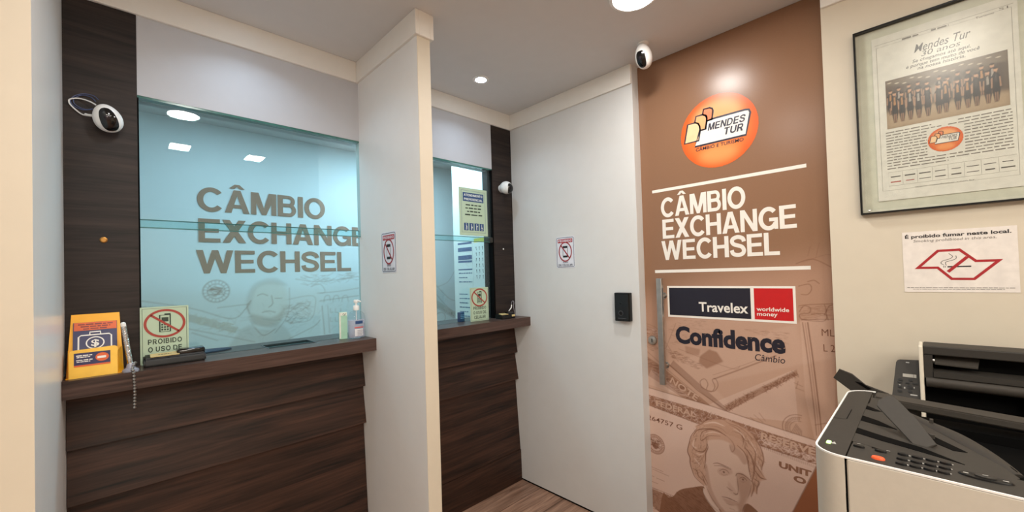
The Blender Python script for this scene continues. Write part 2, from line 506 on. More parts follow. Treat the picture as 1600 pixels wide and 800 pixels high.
# printed artwork: a fine grid of coloured points painted in wall coordinates
class Canvas:
    def __init__(s, u0, u1, v0, v1, res, base):
        s.us = np.linspace(u0, u1, int(round((u1-u0)/res))+1); s.vs = np.linspace(v0, v1, int(round((v1-v0)/res))+1)
        s.res = res; s.c = np.zeros((len(s.vs), len(s.us), 3)); s.c[:] = lin(base)
        s.g = np.random.RandomState(3)
    def _win(s, pts, pad):
        pts = np.array(pts)
        i0 = max(0, np.searchsorted(s.us, pts[:, 0].min()-pad)-1); i1 = min(len(s.us), np.searchsorted(s.us, pts[:, 0].max()+pad)+1)
        j0 = max(0, np.searchsorted(s.vs, pts[:, 1].min()-pad)-1); j1 = min(len(s.vs), np.searchsorted(s.vs, pts[:, 1].max()+pad)+1)
        return i0, i1, j0, j1
    @staticmethod
    def _blur(m, k):
        for ax in (0, 1):
            for _ in range(2):
                cs = np.cumsum(np.pad(m, [(k+1, k) if a == ax else (0, 0) for a in (0, 1)], mode='edge'), axis=ax)
                m = (np.take(cs, range(2*k+1, cs.shape[ax]), ax)-np.take(cs, range(0, cs.shape[ax]-2*k-1), ax))/(2*k+1)
        return m
    def mix(s, w, m, tone, a):
        i0, i1, j0, j1 = w
        m = (m*a)[..., None]
        s.c[j0:j1, i0:i1] = s.c[j0:j1, i0:i1]*(1-m)+np.array(lin(tone))*m
    def mask(s, pts, blur=0):
        w = s._win(pts, blur*3+s.res*2); i0, i1, j0, j1 = w
        if i1 <= i0 or j1 <= j0: return w, None
        acc = 0
        for dx, dy in ((-.25, -.25), (.25, -.25), (-.25, .25), (.25, .25)):
            X, Y = np.meshgrid(s.us[i0:i1]+dx*s.res, s.vs[j0:j1]+dy*s.res)
            ins = np.zeros(X.shape, bool); n = len(pts)
            for k in range(n):
                x0, y0 = pts[k][:2]; x1, y1 = pts[(k+1) % n][:2]
                if y0 == y1: continue
                ins ^= ((y0 > Y) != (y1 > Y)) & (X < (x1-x0)*(Y-y0)/(y1-y0)+x0)
            acc = acc+ins
        m = acc/4.0
        if blur: m = s._blur(m, max(1, int(round(blur/s.res))))
        return w, m
    def poly(s, pts, tone, a=1, blur=0, smooth=0):
        if smooth: pts = spline(pts, smooth, True)
        w, m = s.mask(pts, blur)
        if m is not None: s.mix(w, m, tone, a)
    def stroke(s, pts, width, tone, a=1, smooth=5, taper=False):
        if smooth and len(pts) > 2: pts = spline(pts, smooth)
        w = s._win(pts, width+s.res*2); i0, i1, j0, j1 = w
        if i1 <= i0 or j1 <= j0: return
        X, Y = np.meshgrid(s.us[i0:i1], s.vs[j0:j1]); D = np.full(X.shape, 9.0); n = len(pts)
        for k in range(n-1):
            (x0, y0), (x1, y1) = pts[k][:2], pts[k+1][:2]
            dx, dy = x1-x0, y1-y0; q = dx*dx+dy*dy+1e-12
            t = np.clip(((X-x0)*dx+(Y-y0)*dy)/q, 0, 1)
            f = 1.0
            if taper:
                pos = (k+.5)/(n-1); f = .35+1.3*min(pos, 1-pos)
            D = np.minimum(D, np.hypot(X-x0-t*dx, Y-y0-t*dy)/f)
        hw = width/2; s.mix(w, np.clip((hw+s.res*.6-D)/(s.res*1.2), 0, 1), tone, a)
    def ellipse(s, cu, cv, ru, rv, tone, a=1, blur=0, n=32):
        s.poly([(cu+ru*math.cos(2*math.pi*k/n), cv+rv*math.sin(2*math.pi*k/n)) for k in range(n)], tone, a, blur)
    def hatch(s, pts, n, width, tone, a, jit=.3, dirn=(1, 0), seed=1):
        """engraver's short marks filling an area"""
        r = random.Random(seed); w, m = s.mask(pts); i0, i1, j0, j1 = w
        if m is None or m.max() <= 0: return
        ys, xs = np.nonzero(m > .5)
        for _ in range(n):
            q = r.randrange(len(xs)); u, v = s.us[i0+xs[q]], s.vs[j0+ys[q]]
            l = r.uniform(2, 5)*s.res; ang = r.uniform(-jit, jit); c, sn = math.cos(ang), math.sin(ang)
            dx, dy = (dirn[0]*c-dirn[1]*sn)*l, (dirn[0]*sn+dirn[1]*c)*l
            s.stroke([(u-dx, v-dy), (u+dx, v+dy)], width, tone, a, 0)
    def grain(s, amp):
        s.c *= 1+s.g.uniform(-amp, amp, s.c.shape[:2])[..., None]
    def mesh(s, name, P, d=.0004, keep=None):
        nu, nv = len(s.us), len(s.vs)
        U, V = np.meshgrid(s.us, s.vs)
        O, UU, VV, NN = [np.array(x) for x in (P.O, P.U, P.V, P.N)]
        co = (O+U[..., None]*UU+V[..., None]*VV+NN*d).reshape(-1, 3)
        idx = np.arange(nu*nv).reshape(nv, nu)
        q = np.stack([idx[:-1, :-1], idx[:-1, 1:], idx[1:, 1:], idx[1:, :-1]], -1)
        if keep is not None:
            k = keep((U[:-1, :-1]+U[1:, 1:])/2, (V[:-1, :-1]+V[1:, 1:])/2); q = q[k]
        q = q.reshape(-1, 4)
        me = bpy.data.meshes.new(name)
        me.vertices.add(len(co)); me.vertices.foreach_set('co', co.ravel())
        me.loops.add(q.size); me.loops.foreach_set('vertex_index', q.ravel().astype(np.int32))
        me.polygons.add(len(q)); me.polygons.foreach_set('loop_start', np.arange(0, q.size, 4, dtype=np.int32))
        at = me.color_attributes.new('print', 'FLOAT_COLOR', 'POINT')
        at.data.foreach_set('color', np.concatenate([np.clip(s.c.reshape(-1, 3), 0, 1), np.ones((nu*nv, 1))], 1).ravel())
        me.update(calc_edges=True)
        return me
    def obj(s, name, P, m, parent, d=.0004, keep=None):
        me = s.mesh(name, P, d, keep); me.materials.append(m)
        return mesh_obj(name, me, parent)
# ------------------------------------------------------------------ the room
BX0, BY0 = -2.4, -3.6
struct('floor', B(BX0-.1, 3.3, BY0-.1, YO+.1, -.08, 0), M_FLOOR)
struct('ceiling', B(BX0-.1, 3.3, BY0-.1, YO+.1, ZC, ZC+.08), M_CEIL)
struct('wall_rear', B(BX0-.1, XR+.2, BY0-.1, BY0, 0, ZC), M_PAINT)
struct('wall_left', B(BX0-.1, BX0, BY0, YL, 0, ZC), M_PAINT)
# left partition: glossy side towards the booth, end towards the room tinted as if warmly lit
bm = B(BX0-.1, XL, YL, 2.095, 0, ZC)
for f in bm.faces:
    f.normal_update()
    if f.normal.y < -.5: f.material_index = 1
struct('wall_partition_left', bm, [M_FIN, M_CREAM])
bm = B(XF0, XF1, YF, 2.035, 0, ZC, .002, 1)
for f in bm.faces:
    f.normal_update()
    if f.normal.y < -.5: f.material_index = 1  # end face carries the warm light in its colour
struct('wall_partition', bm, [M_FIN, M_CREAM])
# right wall: near part, the plain panel beside the teller wall, and the wall behind
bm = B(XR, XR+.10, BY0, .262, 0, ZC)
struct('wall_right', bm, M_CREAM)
bm = B(XR, XR+.10, 1.066, 2.095, .012, ZC)
struct('wall_right_panel', bm, M_PANEL)
bm = B(XR+.004, XR+.10, 1.068, 2.095, 0, .012)  # black strip painted in for the shade of the floor gap
struct('floor_gap_shade', bm, M_DEEP)
# white head over the two teller windows
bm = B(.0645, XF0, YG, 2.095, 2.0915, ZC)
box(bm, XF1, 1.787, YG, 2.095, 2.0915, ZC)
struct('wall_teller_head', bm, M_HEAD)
# dark wooden uprights beside the windows
def upright(name, x0, x1, lab):
    o = struct(name, B(x0, x1, YG-.001, 2.095, ZT+.0003, ZC-.02), M_WOODW); return o
upright('trim_1', XL, .064, '')
upright('trim_2', 1.787, XR, '')
# cornice
def cornice(name, segs):
    bm = BM()
    for a in segs: box(bm, *a, ZK, ZC, .002, 1)
    struct(name, bm, M_TRIM)
cornice('trim_3', [(XL+.012, XF0-.012, YG-.012, YG+.01), (XF1+.012, XR-.012, YG-.012, YG+.01),
                   (XL-.01, XL+.012, YL-.012, YG+.01), (BX0, XL-.01, YL-.012, YL+.01),
                   (XF0-.012, XF0+.005, YF-.012, YG+.01), (XF1-.005, XF1+.012, YF-.012, YG+.01),
                   (XF0+.005, XF1-.005, YF-.012, YF+.01),
                   (XR-.012, XR+.01, 1.0675, YG+.01)])
cornice('trim_4', [(XR-.012, XR+.01, BY0, .2605)])
# office behind the glass
struct('wall_office_back', B(-.7, 3.3, YO, YO+.1, 0, ZC), mat('office_wall_paint', (226, 228, 228), .7, vary=.01, scale=14))
struct('wall_office_left', B(-.7, -.6, 2.095, YO, 0, ZC), M_PAINT)
struct('wall_office_right', B(2.06, 2.12, 2.10, 2.81, 0, ZC), M_PAINT)
struct('wall_office_far', B(3.2, 3.3, .4, YO, 0, ZC), M_PAINT)
bm = B(XD+.04, 3.2, 1.9, 2.095, 0, ZC)
struct('wall_office_front', bm, M_PAINT)
bm = B(XR+.10, XR+.14, BY0, 2.0, 0, ZC)
struct('wall_right_back', bm, M_DEEP)

# the teller windows: two overlapping panes each
def teller_window(i, x0, x1):
    bm = BM()
    e = .006
    fr = struct('window_%d' % i, B(x0, x1, YG+.001, YG+.03, 2.083, 2.0915), M_EDGE)
    for (nm, y, z0, z1) in (('upper_pane', YG+.004, 1.607, 2.0905), ('lower_pane', YG+.020, ZT, 1.640)):
        b = BM(); box(b, x0+.0005, x1-.0005, y, y+.008, z0, z1)
        for f in b.faces:
            f.normal_update()
            if abs(f.normal.z) > .5: f.material_index = 1
        pn = obj(nm, b, [M_GLASS, M_EDGE], fr)
        ze = (1.607, 1.6095) if nm == 'upper_pane' else (1.6375, 1.640)
        obj('polished_edge', B(x0+.0007, x1-.0007, y-.0006, y+.0086, ze[0]-.0004, ze[1]+.0004), M_EDGE, pn)
    return fr
w1 = teller_window(1, .0645, XF0)
w2 = teller_window(2, XF1, 1.787)
obj('edge_channel', B(1.773, 1.7865, YG-.002, YG+.034, ZT, 2.083), M_DEEP, w2)
obj('edge_channel', B(.0645, .0685, YG+.001, YG+.032, ZT, 2.083), M_DEEP, w1)
obj('glass_clamp', B(1.752, 1.775, YG-.006, YG+.036, 1.605, 1.638, .002, 1), M_GREY, w2)

# counters: walnut top on overlapping walnut boards
def counter(nm, lab, x0, x1, tx0, tx1):
    t = thing(nm, lab, 'counter', ((x0+x1)/2, 1.95, 0))
    bm = BM(); ty0, ty1 = 1.976, 2.105
    y0, y1, z0 = 1.855, 2.20, 1.053
    xs = [x0+.0005, tx0, tx1, x1-.0005]; ys = [y0, ty0, ty1, y1]
    g = {}
    for zi, z in enumerate((z0, ZT)):
        for i, x in enumerate(xs):
            for j, y in enumerate(ys): g[i, j, zi] = bm.verts.new((x, y, z))
    for i in range(3):
        for j in range(3):
            if (i, j) == (1, 1): continue
            bm.faces.new((g[i, j, 1], g[i+1, j, 1], g[i+1, j+1, 1], g[i, j+1, 1]))
            bm.faces.new((g[i, j, 0], g[i, j+1, 0], g[i+1, j+1, 0], g[i+1, j, 0]))
    for i in range(3):
        bm.faces.new((g[i, 0, 0], g[i+1, 0, 0], g[i+1, 0, 1], g[i, 0, 1])); bm.faces.new((g[i, 3, 0], g[i, 3, 1], g[i+1, 3, 1], g[i+1, 3, 0]))
        bm.faces.new((g[0, i, 0], g[0, i, 1], g[0, i+1, 1], g[0, i+1, 0])); bm.faces.new((g[3, i, 0], g[3, i+1, 0], g[3, i+1, 1], g[3, i, 1]))
    for a, b in (((1, 1), (2, 1)), ((2, 1), (2, 2)), ((2, 2), (1, 2)), ((1, 2), (1, 1))):
        bm.faces.new((g[*a, 0], g[*b, 0], g[*b, 1], g[*a, 1]))
    obj('counter_top', bm, M_WOODT, t)
    # transaction dish let into the top
    bm = BM()
    box(bm, tx0+.001, tx1-.001, ty0+.001, ty1-.001, 1.078, 1.084)
    for a in ((tx0+.001, tx0+.006, ty0+.001, ty1-.001), (tx1-.006, tx1-.001, ty0+.001, ty1-.001), (tx0+.006, tx1-.006, ty0+.001, ty0+.006), (tx0+.006, tx1-.006, ty1-.006, ty1-.001)):
        box(bm, *a, 1.0845, ZT+.0012)
    obj('coin_dish', bm, M_STEEL if False else mat('dark_steel', (92, 94, 98), .35, .8, vary=.06), t)
    # boards: each leans out at its foot over the next one down
    bm = BM(); zs = [1.053, .862, .680, .205, .0]
    for k in range(4):
        za, zb = zs[k], zs[k+1]; top, foot = .030, .0
        if k == 3: top, foot = -.004, -.006
        prof = [(x0+.001, YG-.012+top, za-.001), (x0+.001, YG-.012+foot, zb+.0005), (x0+.001, YG+.06, zb+.0005), (x0+.001, YG+.06, za-.001)]
        prism(bm, prof, (x1-x0-.002-(.0 if k % 2 else .001), 0, 0))
    obj('front_boards', bm, M_WOODB, t)
    return t
counter('teller_counter', 'walnut teller counter under the large window with the brown lettering behind it', XL, XF0, .465, .664)
counter('teller_counter', 'walnut teller counter in the right-hand booth beside the plain white panel', XF1, XR, 1.14, 1.335)

# ------------------------------------------------------------------ lamps in the ceiling
def round_lamp(i, x, y, lab, grp, watt=7.5, col=NEUT):
    t = thing('round_ceiling_lamp', lab, 'ceiling lamp', (x, y, ZC-.012), grp)
    bm = BM(); lathe(bm, [(.083, .012), (.097, .012), (.097, .004), (.090, 0), (.083, 0), (.083, .012)], (x, y, ZC-.012), n=48, caps=False)
    obj('frame', bm, M_WHITE, t, True)
    bm = BM(); lathe(bm, [(0, .006), (.083, .006), (.083, .002), (0, .002)], (x, y, ZC-.012), n=48)
    obj('diffuser', bm, emit('round_diffuser', NEUT, 8), t)
    l = area_light('lamp_light', x, y, ZC-.0115, .16, watt, col); l.parent = t; l.location = (0, 0, .0005)
def spot_lamp(x, y, lab):
    t = thing('recessed_spot_lamp', lab, 'ceiling lamp', (x, y, ZC-.005))
    bm = BM(); lathe(bm, [(.030, .005), (.047, .005), (.047, .002), (.040, 0), (.030, .002), (.030, .005)], (x, y, ZC-.005), n=40, caps=False)
    obj('trim_ring', bm, M_WHITE, t, True)
    bm = BM(); lathe(bm, [(0, .004), (.030, .004), (.029, .001), (0, .0005)], (x, y, ZC-.005), n=32)
    obj('lens', bm, emit('spot_lens', COOL, 30), t)
    l = area_light('lamp_light', x, y, ZC-.006, 0.056, 1.25, COOL, spread=125); l.parent = t; l.location = (0, 0, -.0004)
def rect_lamp(x, y, lab):
    t = thing('square_ceiling_lamp', lab, 'ceiling lamp', (x, y, ZC-.012))
    bm = BM()
    for a in ((-.075, -.063, -.1, .1), (.063, .075, -.1, .1), (-.063, .063, -.1, -.088), (-.063, .063, .088, .1)):
        box(bm, x+a[0], x+a[1], y+a[2], y+a[3], ZC-.012, ZC-.0005)
    obj('frame', bm, M_WHITE, t)
    obj('diffuser', B(x-.063, x+.063, y-.088, y+.088, ZC-.010, ZC-.003), emit('rect_diffuser', WARM, 6), t)
    l = area_light('lamp_light', x, y, ZC-.012, .126, 5.5, WARM, 'RECTANGLE', .176); l.parent = t; l.location = (0, 0, -.0004)
round_lamp(1, *ROUND[0], 'round white ceiling lamp in front of the left booth, mirrored in its window', 'round ceiling lamps')
round_lamp(2, *ROUND[1], 'round ceiling lamp before the brown printed door, cut by the photo top', 'round ceiling lamps')
spot_lamp(*SPOTS[1], 'small round recessed spotlight in the ceiling of the right-hand booth')
spot_lamp(*SPOTS[0], 'small round recessed spotlight in the ceiling above the large window')
rect_lamp(*RECTS[0], 'small rectangular ceiling lamp mirrored in the large window, left one of the pair')
rect_lamp(*RECTS[1], 'small rectangular ceiling lamp mirrored in the large window, right one of the pair')
def office_lamp(x, y, lab, w, col, grp=None):
    t = thing('ceiling_panel_lamp', lab, 'ceiling lamp', (x, y, ZC-.012), grp)
    obj('frame', B(x-.21, x+.21, y-.21, y+.21, ZC-.008, ZC-.0005), M_WHITE, t)
    obj('diffuser', B(x-.2, x+.2, y-.2, y+.2, ZC-.011, ZC-.0085), emit('panel_diffuser', col, 6), t)
    l = area_light('lamp_light', x, y, ZC-.012, .4, w, col, 'SQUARE'); l.parent = t; l.location = (0, 0, -.0006)
office_lamp(*OFFICE[0], 'square ceiling panel lamp in the office behind the left window', 5.0, OFFC)
office_lamp(*OFFICE[1], 'square ceiling panel lamp in the office behind the right window', 18, OFFC)
for x, y in REAR_FILL:
    office_lamp(x, y, 'added fill panel lamp, unseen, at the rear of the room behind the viewer', 19, WARM, 'added fill lamps')
# ------------------------------------------------------------------ the brown printed door
PD = Plane((XD, 0, 0), (0, -1, 0), (0, 0, 1))
door = struct('door_1', B(XD+.0005, XD+.04, .255, 1.075, .004, ZC-.001), mat('door_edge_brown', (120, 84, 64), .4))
def build_door_print():
    K = Canvas(-1.074, -.256, .005, ZC-.002, .0022, (143, 108, 84))
    Q = lambda pts: [PD.px(*p) for p in pts]
    LT, PK, DK, MD = (210, 178, 160), (218, 190, 177), (112, 70, 50), (150, 110, 88)
    # faint tone of the bank notes rising into the plain brown
    K.poly(Q([(990, 470), (1150, 425), (1320, 400), (1320, 900), (990, 900)]), (184, 146, 124), .8, .06)
    # notes in the upper pile
    K.poly(Q([(1005, 545), (1040, 500), (1130, 480), (1245, 505), (1262, 560), (1262, 700), (1005, 700)]), LT, .32, .012)
    K.poly(Q([(1008, 555), (1048, 588), (1140, 676), (1010, 640)]), LT, .35)
    K.poly(Q([(1046, 568), (1290, 490), (1300, 560), (1250, 570), (1110, 600), (1150, 640), (1136, 645)]), LT, .25, .004)
    K.poly(Q([(1100, 635), (1240, 578), (1247, 660), (1150, 650)]), PK, .32)
    K.poly(Q([(1250, 500), (1305, 497), (1305, 720), (1280, 720), (1258, 620)]), LT, .30)
    # frame line of the note at the right edge and its corner scroll
    for dx, w, a in ((0, .0035, .6), (4, .002, .5), (8, .0045, .7)):
        K.stroke(Q([(1254+dx, 504), (1262+dx, 560), (1272+dx, 640), (1276+dx, 680)]), w, DK, a)
    K.stroke(Q([(1274, 664), (1292, 661), (1306, 660)]), .003, DK, .5)
    for p in ([(1248, 478), (1262, 476), (1290, 475), (1306, 474)], [(1249, 487), (1256, 478), (1266, 481), (1264, 489), (1250, 491), (1254, 499), (1285, 502), (1292, 495), (1286, 490), (1268, 491)],
              [(1288, 476), (1291, 485), (1288, 492)], [(1294, 500), (1291, 488), (1296, 478), (1306, 476)], [(1252, 500), (1275, 499), (1306, 499)],
              [(1248, 447), (1264, 444), (1268, 452), (1262, 460), (1252, 460)], [(1262, 440), (1272, 438), (1280, 443)], [(1244, 412), (1270, 405), (1300, 418)]):
        K.stroke(Q(p), .0035, DK, .5)
    K.hatch(Q([(1250, 478), (1306, 475), (1306, 500), (1252, 500)]), 60, .0022, DK, .25)
    for p in ([(1254, 410), (1290, 398), (1306, 402)], [(1262, 400), (1266, 385)], [(1275, 402), (1280, 380)]): K.stroke(Q(p), .003, DK, .22)
    # diagonal note under the lettering: long double edge, tilted ornament band, curled figure
    K.poly(Q([(1046, 572), (1052, 563), (1140, 642), (1132, 643)]), DK, .42)
    K.stroke(Q([(1046, 570), (1090, 610), (1140, 645)]), .005, DK, .55, 0)
    K.stroke(Q([(1010, 548), (1040, 575), (1110, 634)]), .003, DK, .45, 0)
    K.poly(Q([(1010, 556), (1030, 570), (1110, 634), (1068, 622), (1010, 585)]), MD, .75)
    K.poly(Q([(1018, 576), (1050, 600), (1080, 622), (1062, 617), (1012, 600), (1012, 590)]), PK, .3)
    K.stroke(Q([(1019, 580), (1060, 614)]), .003, DK, .5, 0)
    K.hatch(Q([(1010, 558), (1104, 632), (1072, 622), (1018, 578)]), 130, .0024, DK, .5)
    K.hatch(Q([(1010, 535), (1030, 532), (1040, 550), (1012, 548)]), 40, .0024, DK, .35)
    K.poly(Q([(1008, 508), (1026, 516), (1032, 536), (1008, 524)]), MD, .7, .002)
    K.hatch(Q([(1008, 508), (1026, 516), (1032, 536), (1008, 524)]), 40, .0022, PK, .4)
    for p in ([(1008, 505), (1026, 513), (1040, 535), (1060, 565)], [(1008, 525), (1026, 535), (1040, 552)], [(1040, 545), (1056, 505)], [(1060, 545), (1140, 575), (1156, 572)]): K.stroke(Q(p), .003, DK, .35)
    # building-like dark block and clutter
    K.poly(Q([(1094, 556), (1108, 546), (1120, 550), (1130, 565), (1104, 576), (1092, 566)]), (134, 90, 66), .65, .0015)
    K.poly(Q([(1070, 540), (1094, 546), (1092, 556), (1072, 552)]), (134, 90, 66), .4, .0015)
    K.hatch(Q([(1042, 545), (1066, 552), (1100, 572), (1090, 577), (1052, 560)]), 90, .0022, DK, .4)
    K.hatch(Q([(1045, 515), (1060, 500), (1120, 498), (1120, 520), (1048, 540)]), 120, .0022, DK, .18)
    K.hatch(Q([(1150, 512), (1232, 520), (1230, 540), (1180, 520)]), 50, .0022, DK, .2)
    K.stroke(Q([(1116, 592), (1160, 576), (1212, 556)]), .006, DK, .5)
    K.stroke(Q([(1114, 586), (1160, 571), (1200, 556)]), .0025, DK, .35)
    for p in ([(1096, 605), (1094, 596), (1101, 592), (1106, 600), (1104, 609), (1112, 612), (1117, 604), (1113, 594), (1118, 592), (1122, 602), (1116, 611), (1106, 610), (1096, 605)],): K.stroke(Q(p), .0035, DK, .6)
    # speckled band running up to the right
    b = [(1131, 635), (1160, 620), (1245, 579), (1247, 586), (1165, 628), (1140, 642)]
    K.poly(Q(b), MD, .7); K.hatch(Q(b), 160, .0024, DK, .5, 1.5)
    K.stroke(Q([(1130, 634), (1245, 578)]), .0025, DK, .4, 0)
    # partly hidden round seal
    c = PD.px(1250, 672)
    for rr, a in ((.062, .6), (.052, .4), (.036, .5)):
        K.stroke([(c[0]+rr*math.cos(t), c[1]+rr*math.sin(t)) for t in np.linspace(1.45, 3.9, 24)], .003, DK, a, 0)
    for t in np.linspace(1.6, 3.7, 16):
        K.stroke([(c[0]+.042*math.cos(t), c[1]+.042*math.sin(t)), (c[0]+.050*math.cos(t), c[1]+.050*math.sin(t))], .004, DK, .45, 0)
    for k in range(7):
        K.stroke([(c[0]-.032+.006*k, c[1]-.02), (c[0]-.012+.003*k, c[1]+.022-.004*k)], .0025, DK, .5, 0)
    for p in ([(1178, 648), (1192, 660)], [(1172, 652), (1186, 662)], [(1186, 645), (1196, 658)], [(1241, 598), (1254, 604)], [(1247, 596), (1244, 607)], [(1243, 606), (1256, 611)]): K.stroke(Q(p), .0024, DK, .45, 0)
    # the big note along the bottom
    K.poly(Q([(1008, 604), (1110, 634), (1190, 661), (1280, 690), (1280, 725), (1236, 806), (1230, 960), (1000, 960)]), PK, .72)
    K.poly(Q([(1281, 720), (1236, 806), (1225, 840), (1300, 880), (1300, 700)]), (140, 84, 54), .95)
    K.stroke(Q([(1276, 728), (1237, 803)]), .004, DK, .7, 0)
    K.stroke(Q([(1008, 604), (1110, 634), (1190, 661), (1280, 690)]), .0045, DK, .55, 0)
    up = [(1008, 615), (1100, 642), (1190, 672), (1278, 700)]; lo = [(1280, 727), (1190, 697), (1090, 662), (1040, 643), (1008, 631)]
    K.poly(Q(up+lo), (142, 98, 74), .85)
    K.hatch(Q(up+lo), 420, .0024, DK, .45, 1.2); K.hatch(Q(up+lo), 260, .0024, PK, .5, 1.2, (1, 0), 4)
    K.hatch(Q([(1190, 686), (1278, 714), (1278, 724), (1190, 694)]), 120, .0024, PK, .45, 1.2)
    K.stroke(Q(lo), .003, DK, .6, 0)
    for t in np.linspace(0, 1, 40):
        p = np.array((1166, 688))*(1-t)+np.array((1279, 730))*t; K.stroke(Q([tuple(p), tuple(p+(0, 3.2))]), .002, DK, .5, 0)
    # seal on its left
    c = PD.px(1024, 694)
    for rr in (.050, .038):
        K.stroke([(c[0]+rr*math.cos(t), c[1]+rr*1.0*math.sin(t)) for t in np.linspace(0, 2*math.pi, 40)], .003, DK, .7, 0)
    K.ellipse(c[0], c[1], .049, .049, (136, 92, 70), .6); K.ellipse(c[0], c[1], .033, .033, PK, .6)
    for t in np.linspace(0, 2*math.pi, 30): K.stroke([(c[0]+.037*math.cos(t), c[1]+.037*math.sin(t)), (c[0]+.045*math.cos(t), c[1]+.045*math.sin(t))], .0035, PK, .55, 0)
    K.poly([(c[0]-.02, c[1]+.008), (c[0]+.02, c[1]+.008), (c[0]+.016, c[1]-.016), (c[0], c[1]-.026), (c[0]-.016, c[1]-.016)], (130, 86, 64), .75)
    K.hatch([(c[0]-.026, c[1]-.02), (c[0]+.026, c[1]-.02), (c[0]+.026, c[1]+.024), (c[0]-.026, c[1]+.024)], 70, .0024, DK, .5, 1.5)
    # small signature marks and lower border
    for p in ([(1015, 728), (1036, 737)], [(1020, 733), (1045, 744)], [(1016, 742), (1022, 745)], [(1026, 747), (1038, 752)], [(1016, 751), (1028, 756)], [(1018, 762), (1028, 766)], [(1016, 792), (1030, 798)]):
        K.stroke(Q(p), .0026, DK, .55, 0)
    b = [(1016, 762), (1052, 778), (1045, 800), (1012, 785)]
    K.poly(Q([(1010, 760), (1052, 777), (1070, 800), (1030, 800), (1010, 782)]), (140, 98, 74), .75)
    K.hatch(Q([(1010, 760), (1052, 777), (1070, 800), (1030, 800), (1010, 782)]), 110, .0024, DK, .4, 1.2)
    K.stroke(Q([(1010, 758), (1055, 776)]), .003, DK, .5, 0)
    # engraved portrait of a man with swept-back hair and a high collar
    Z = lambda pts: [PD.px(1040+x/5.0, 640+y/5.0) for x, y in pts]
    K.poly(Z([(-30, 690), (20, 688), (60, 676), (92, 640), (140, 618), (220, 606), (298, 600), (305, 660), (345, 730), (405, 775), (440, 830), (440, 1300), (-60, 1300)]), (132, 92, 70), .95, 0, 3)
    K.poly(Z([(620, 742), (650, 738), (690, 768), (730, 812), (760, 900), (760, 1300), (560, 1300), (580, 800)]), (132, 92, 70), .95, 0, 3)
    K.hatch(Z([(0, 700), (90, 650), (290, 605), (330, 730), (430, 830), (430, 1000), (0, 900)]), 420, .0022, (104, 66, 46), .45, .25, (1, -.5))
    hair = [(300, 590), (262, 560), (226, 515), (205, 470), (192, 410), (190, 370), (172, 325), (184, 260), (206, 200), (240, 152), (232, 130), (285, 100), (340, 84), (400, 74), (470, 78), (520, 96), (570, 122), (625, 150), (680, 200), (722, 262), (760, 340), (770, 415), (752, 460), (768, 520), (786, 546), (742, 558), (716, 604), (714, 664), (690, 640), (668, 680), (655, 640), (560, 600), (430, 700), (330, 600)]
    K.poly(Z(hair), (188, 150, 128), .9, .001, 3)
    face = [(326, 262), (342, 238), (430, 236), (500, 262), (560, 300), (612, 340), (640, 400), (655, 480), (672, 560), (664, 640), (634, 712), (606, 770), (590, 830), (470, 830), (420, 772), (370, 705), (326, 610), (312, 520), (306, 450), (318, 340)]
    K.poly(Z(face), (204, 174, 158), .95, .0012, 3)
    K.poly(Z([(296, 610), (316, 640), (352, 705), (410, 770), (440, 830), (420, 830), (350, 745), (312, 690), (292, 640)]), (208, 182, 168), .95, 0, 2)
    K.poly(Z([(420, 775), (470, 800), (560, 800), (600, 770), (588, 850), (450, 850)]), (168, 130, 108), .6, .003)
    # soft modelling of the face
    sh = (150, 108, 84)
    for p, a, b in (([(555, 505), (600, 500), (668, 560), (662, 640), (632, 712), (590, 800), (560, 760), (580, 690), (566, 620)], .5, .004),
                    ([(306, 460), (322, 430), (340, 520), (360, 620), (420, 740), (470, 800), (400, 760), (330, 640)], .42, .003),
                    ([(500, 265), (560, 300), (612, 345), (640, 410), (610, 430), (560, 360), (510, 330)], .45, .003),
                    ([(405, 470), (440, 452), (512, 470), (520, 500), (450, 520), (410, 495)], .30, .003),
                    ([(450, 690), (560, 725), (570, 750), (500, 745), (460, 715)], .35, .003),
                    ([(490, 560), (530, 610), (560, 660), (530, 670), (490, 620)], .18, .003)):
        K.poly(Z(p), sh, a, b, 2)
    dk = (98, 60, 42)
    for p, w, a in (([(372, 422), (402, 418), (446, 432), (510, 462)], .006, .55), ([(380, 438), (440, 440), (480, 456), (512, 470)], .007, .45),
                    ([(548, 520), (560, 500), (600, 506), (636, 530), (668, 560)], .006, .65), ([(422, 478), (448, 466), (480, 478), (496, 500)], .0038, .7), ([(430, 500), (455, 512), (484, 506)], .0026, .45),
                    ([(578, 538), (600, 528), (622, 540), (636, 560)], .0038, .7), ([(584, 556), (604, 566), (624, 562)], .0026, .4),
                    ([(556, 510), (562, 560), (568, 620), (562, 668)], .0045, .45), ([(478, 604), (500, 622), (524, 636)], .0042, .6), ([(530, 650), (548, 662), (564, 656)], .006, .6),
                    ([(440, 680), (480, 688), (520, 704), (562, 724)], .0046, .75), ([(470, 728), (500, 742), (536, 748)], .003, .35), ([(500, 770), (540, 786)], .003, .3),
                    ([(312, 590), (352, 676), (400, 750), (440, 800)], .004, .55), ([(298, 604), (292, 640), (316, 690), (360, 750), (420, 800)], .0036, .6),
                    ([(626, 735), (606, 775), (590, 830)], .004, .5)):
        K.stroke(Z(p), w, dk, a, 5, True)
    K.ellipse(*Z([(455, 488)])[0], .0048, .0048, dk, .75); K.ellipse(*Z([(604, 546)])[0], .0045, .0045, dk, .7)
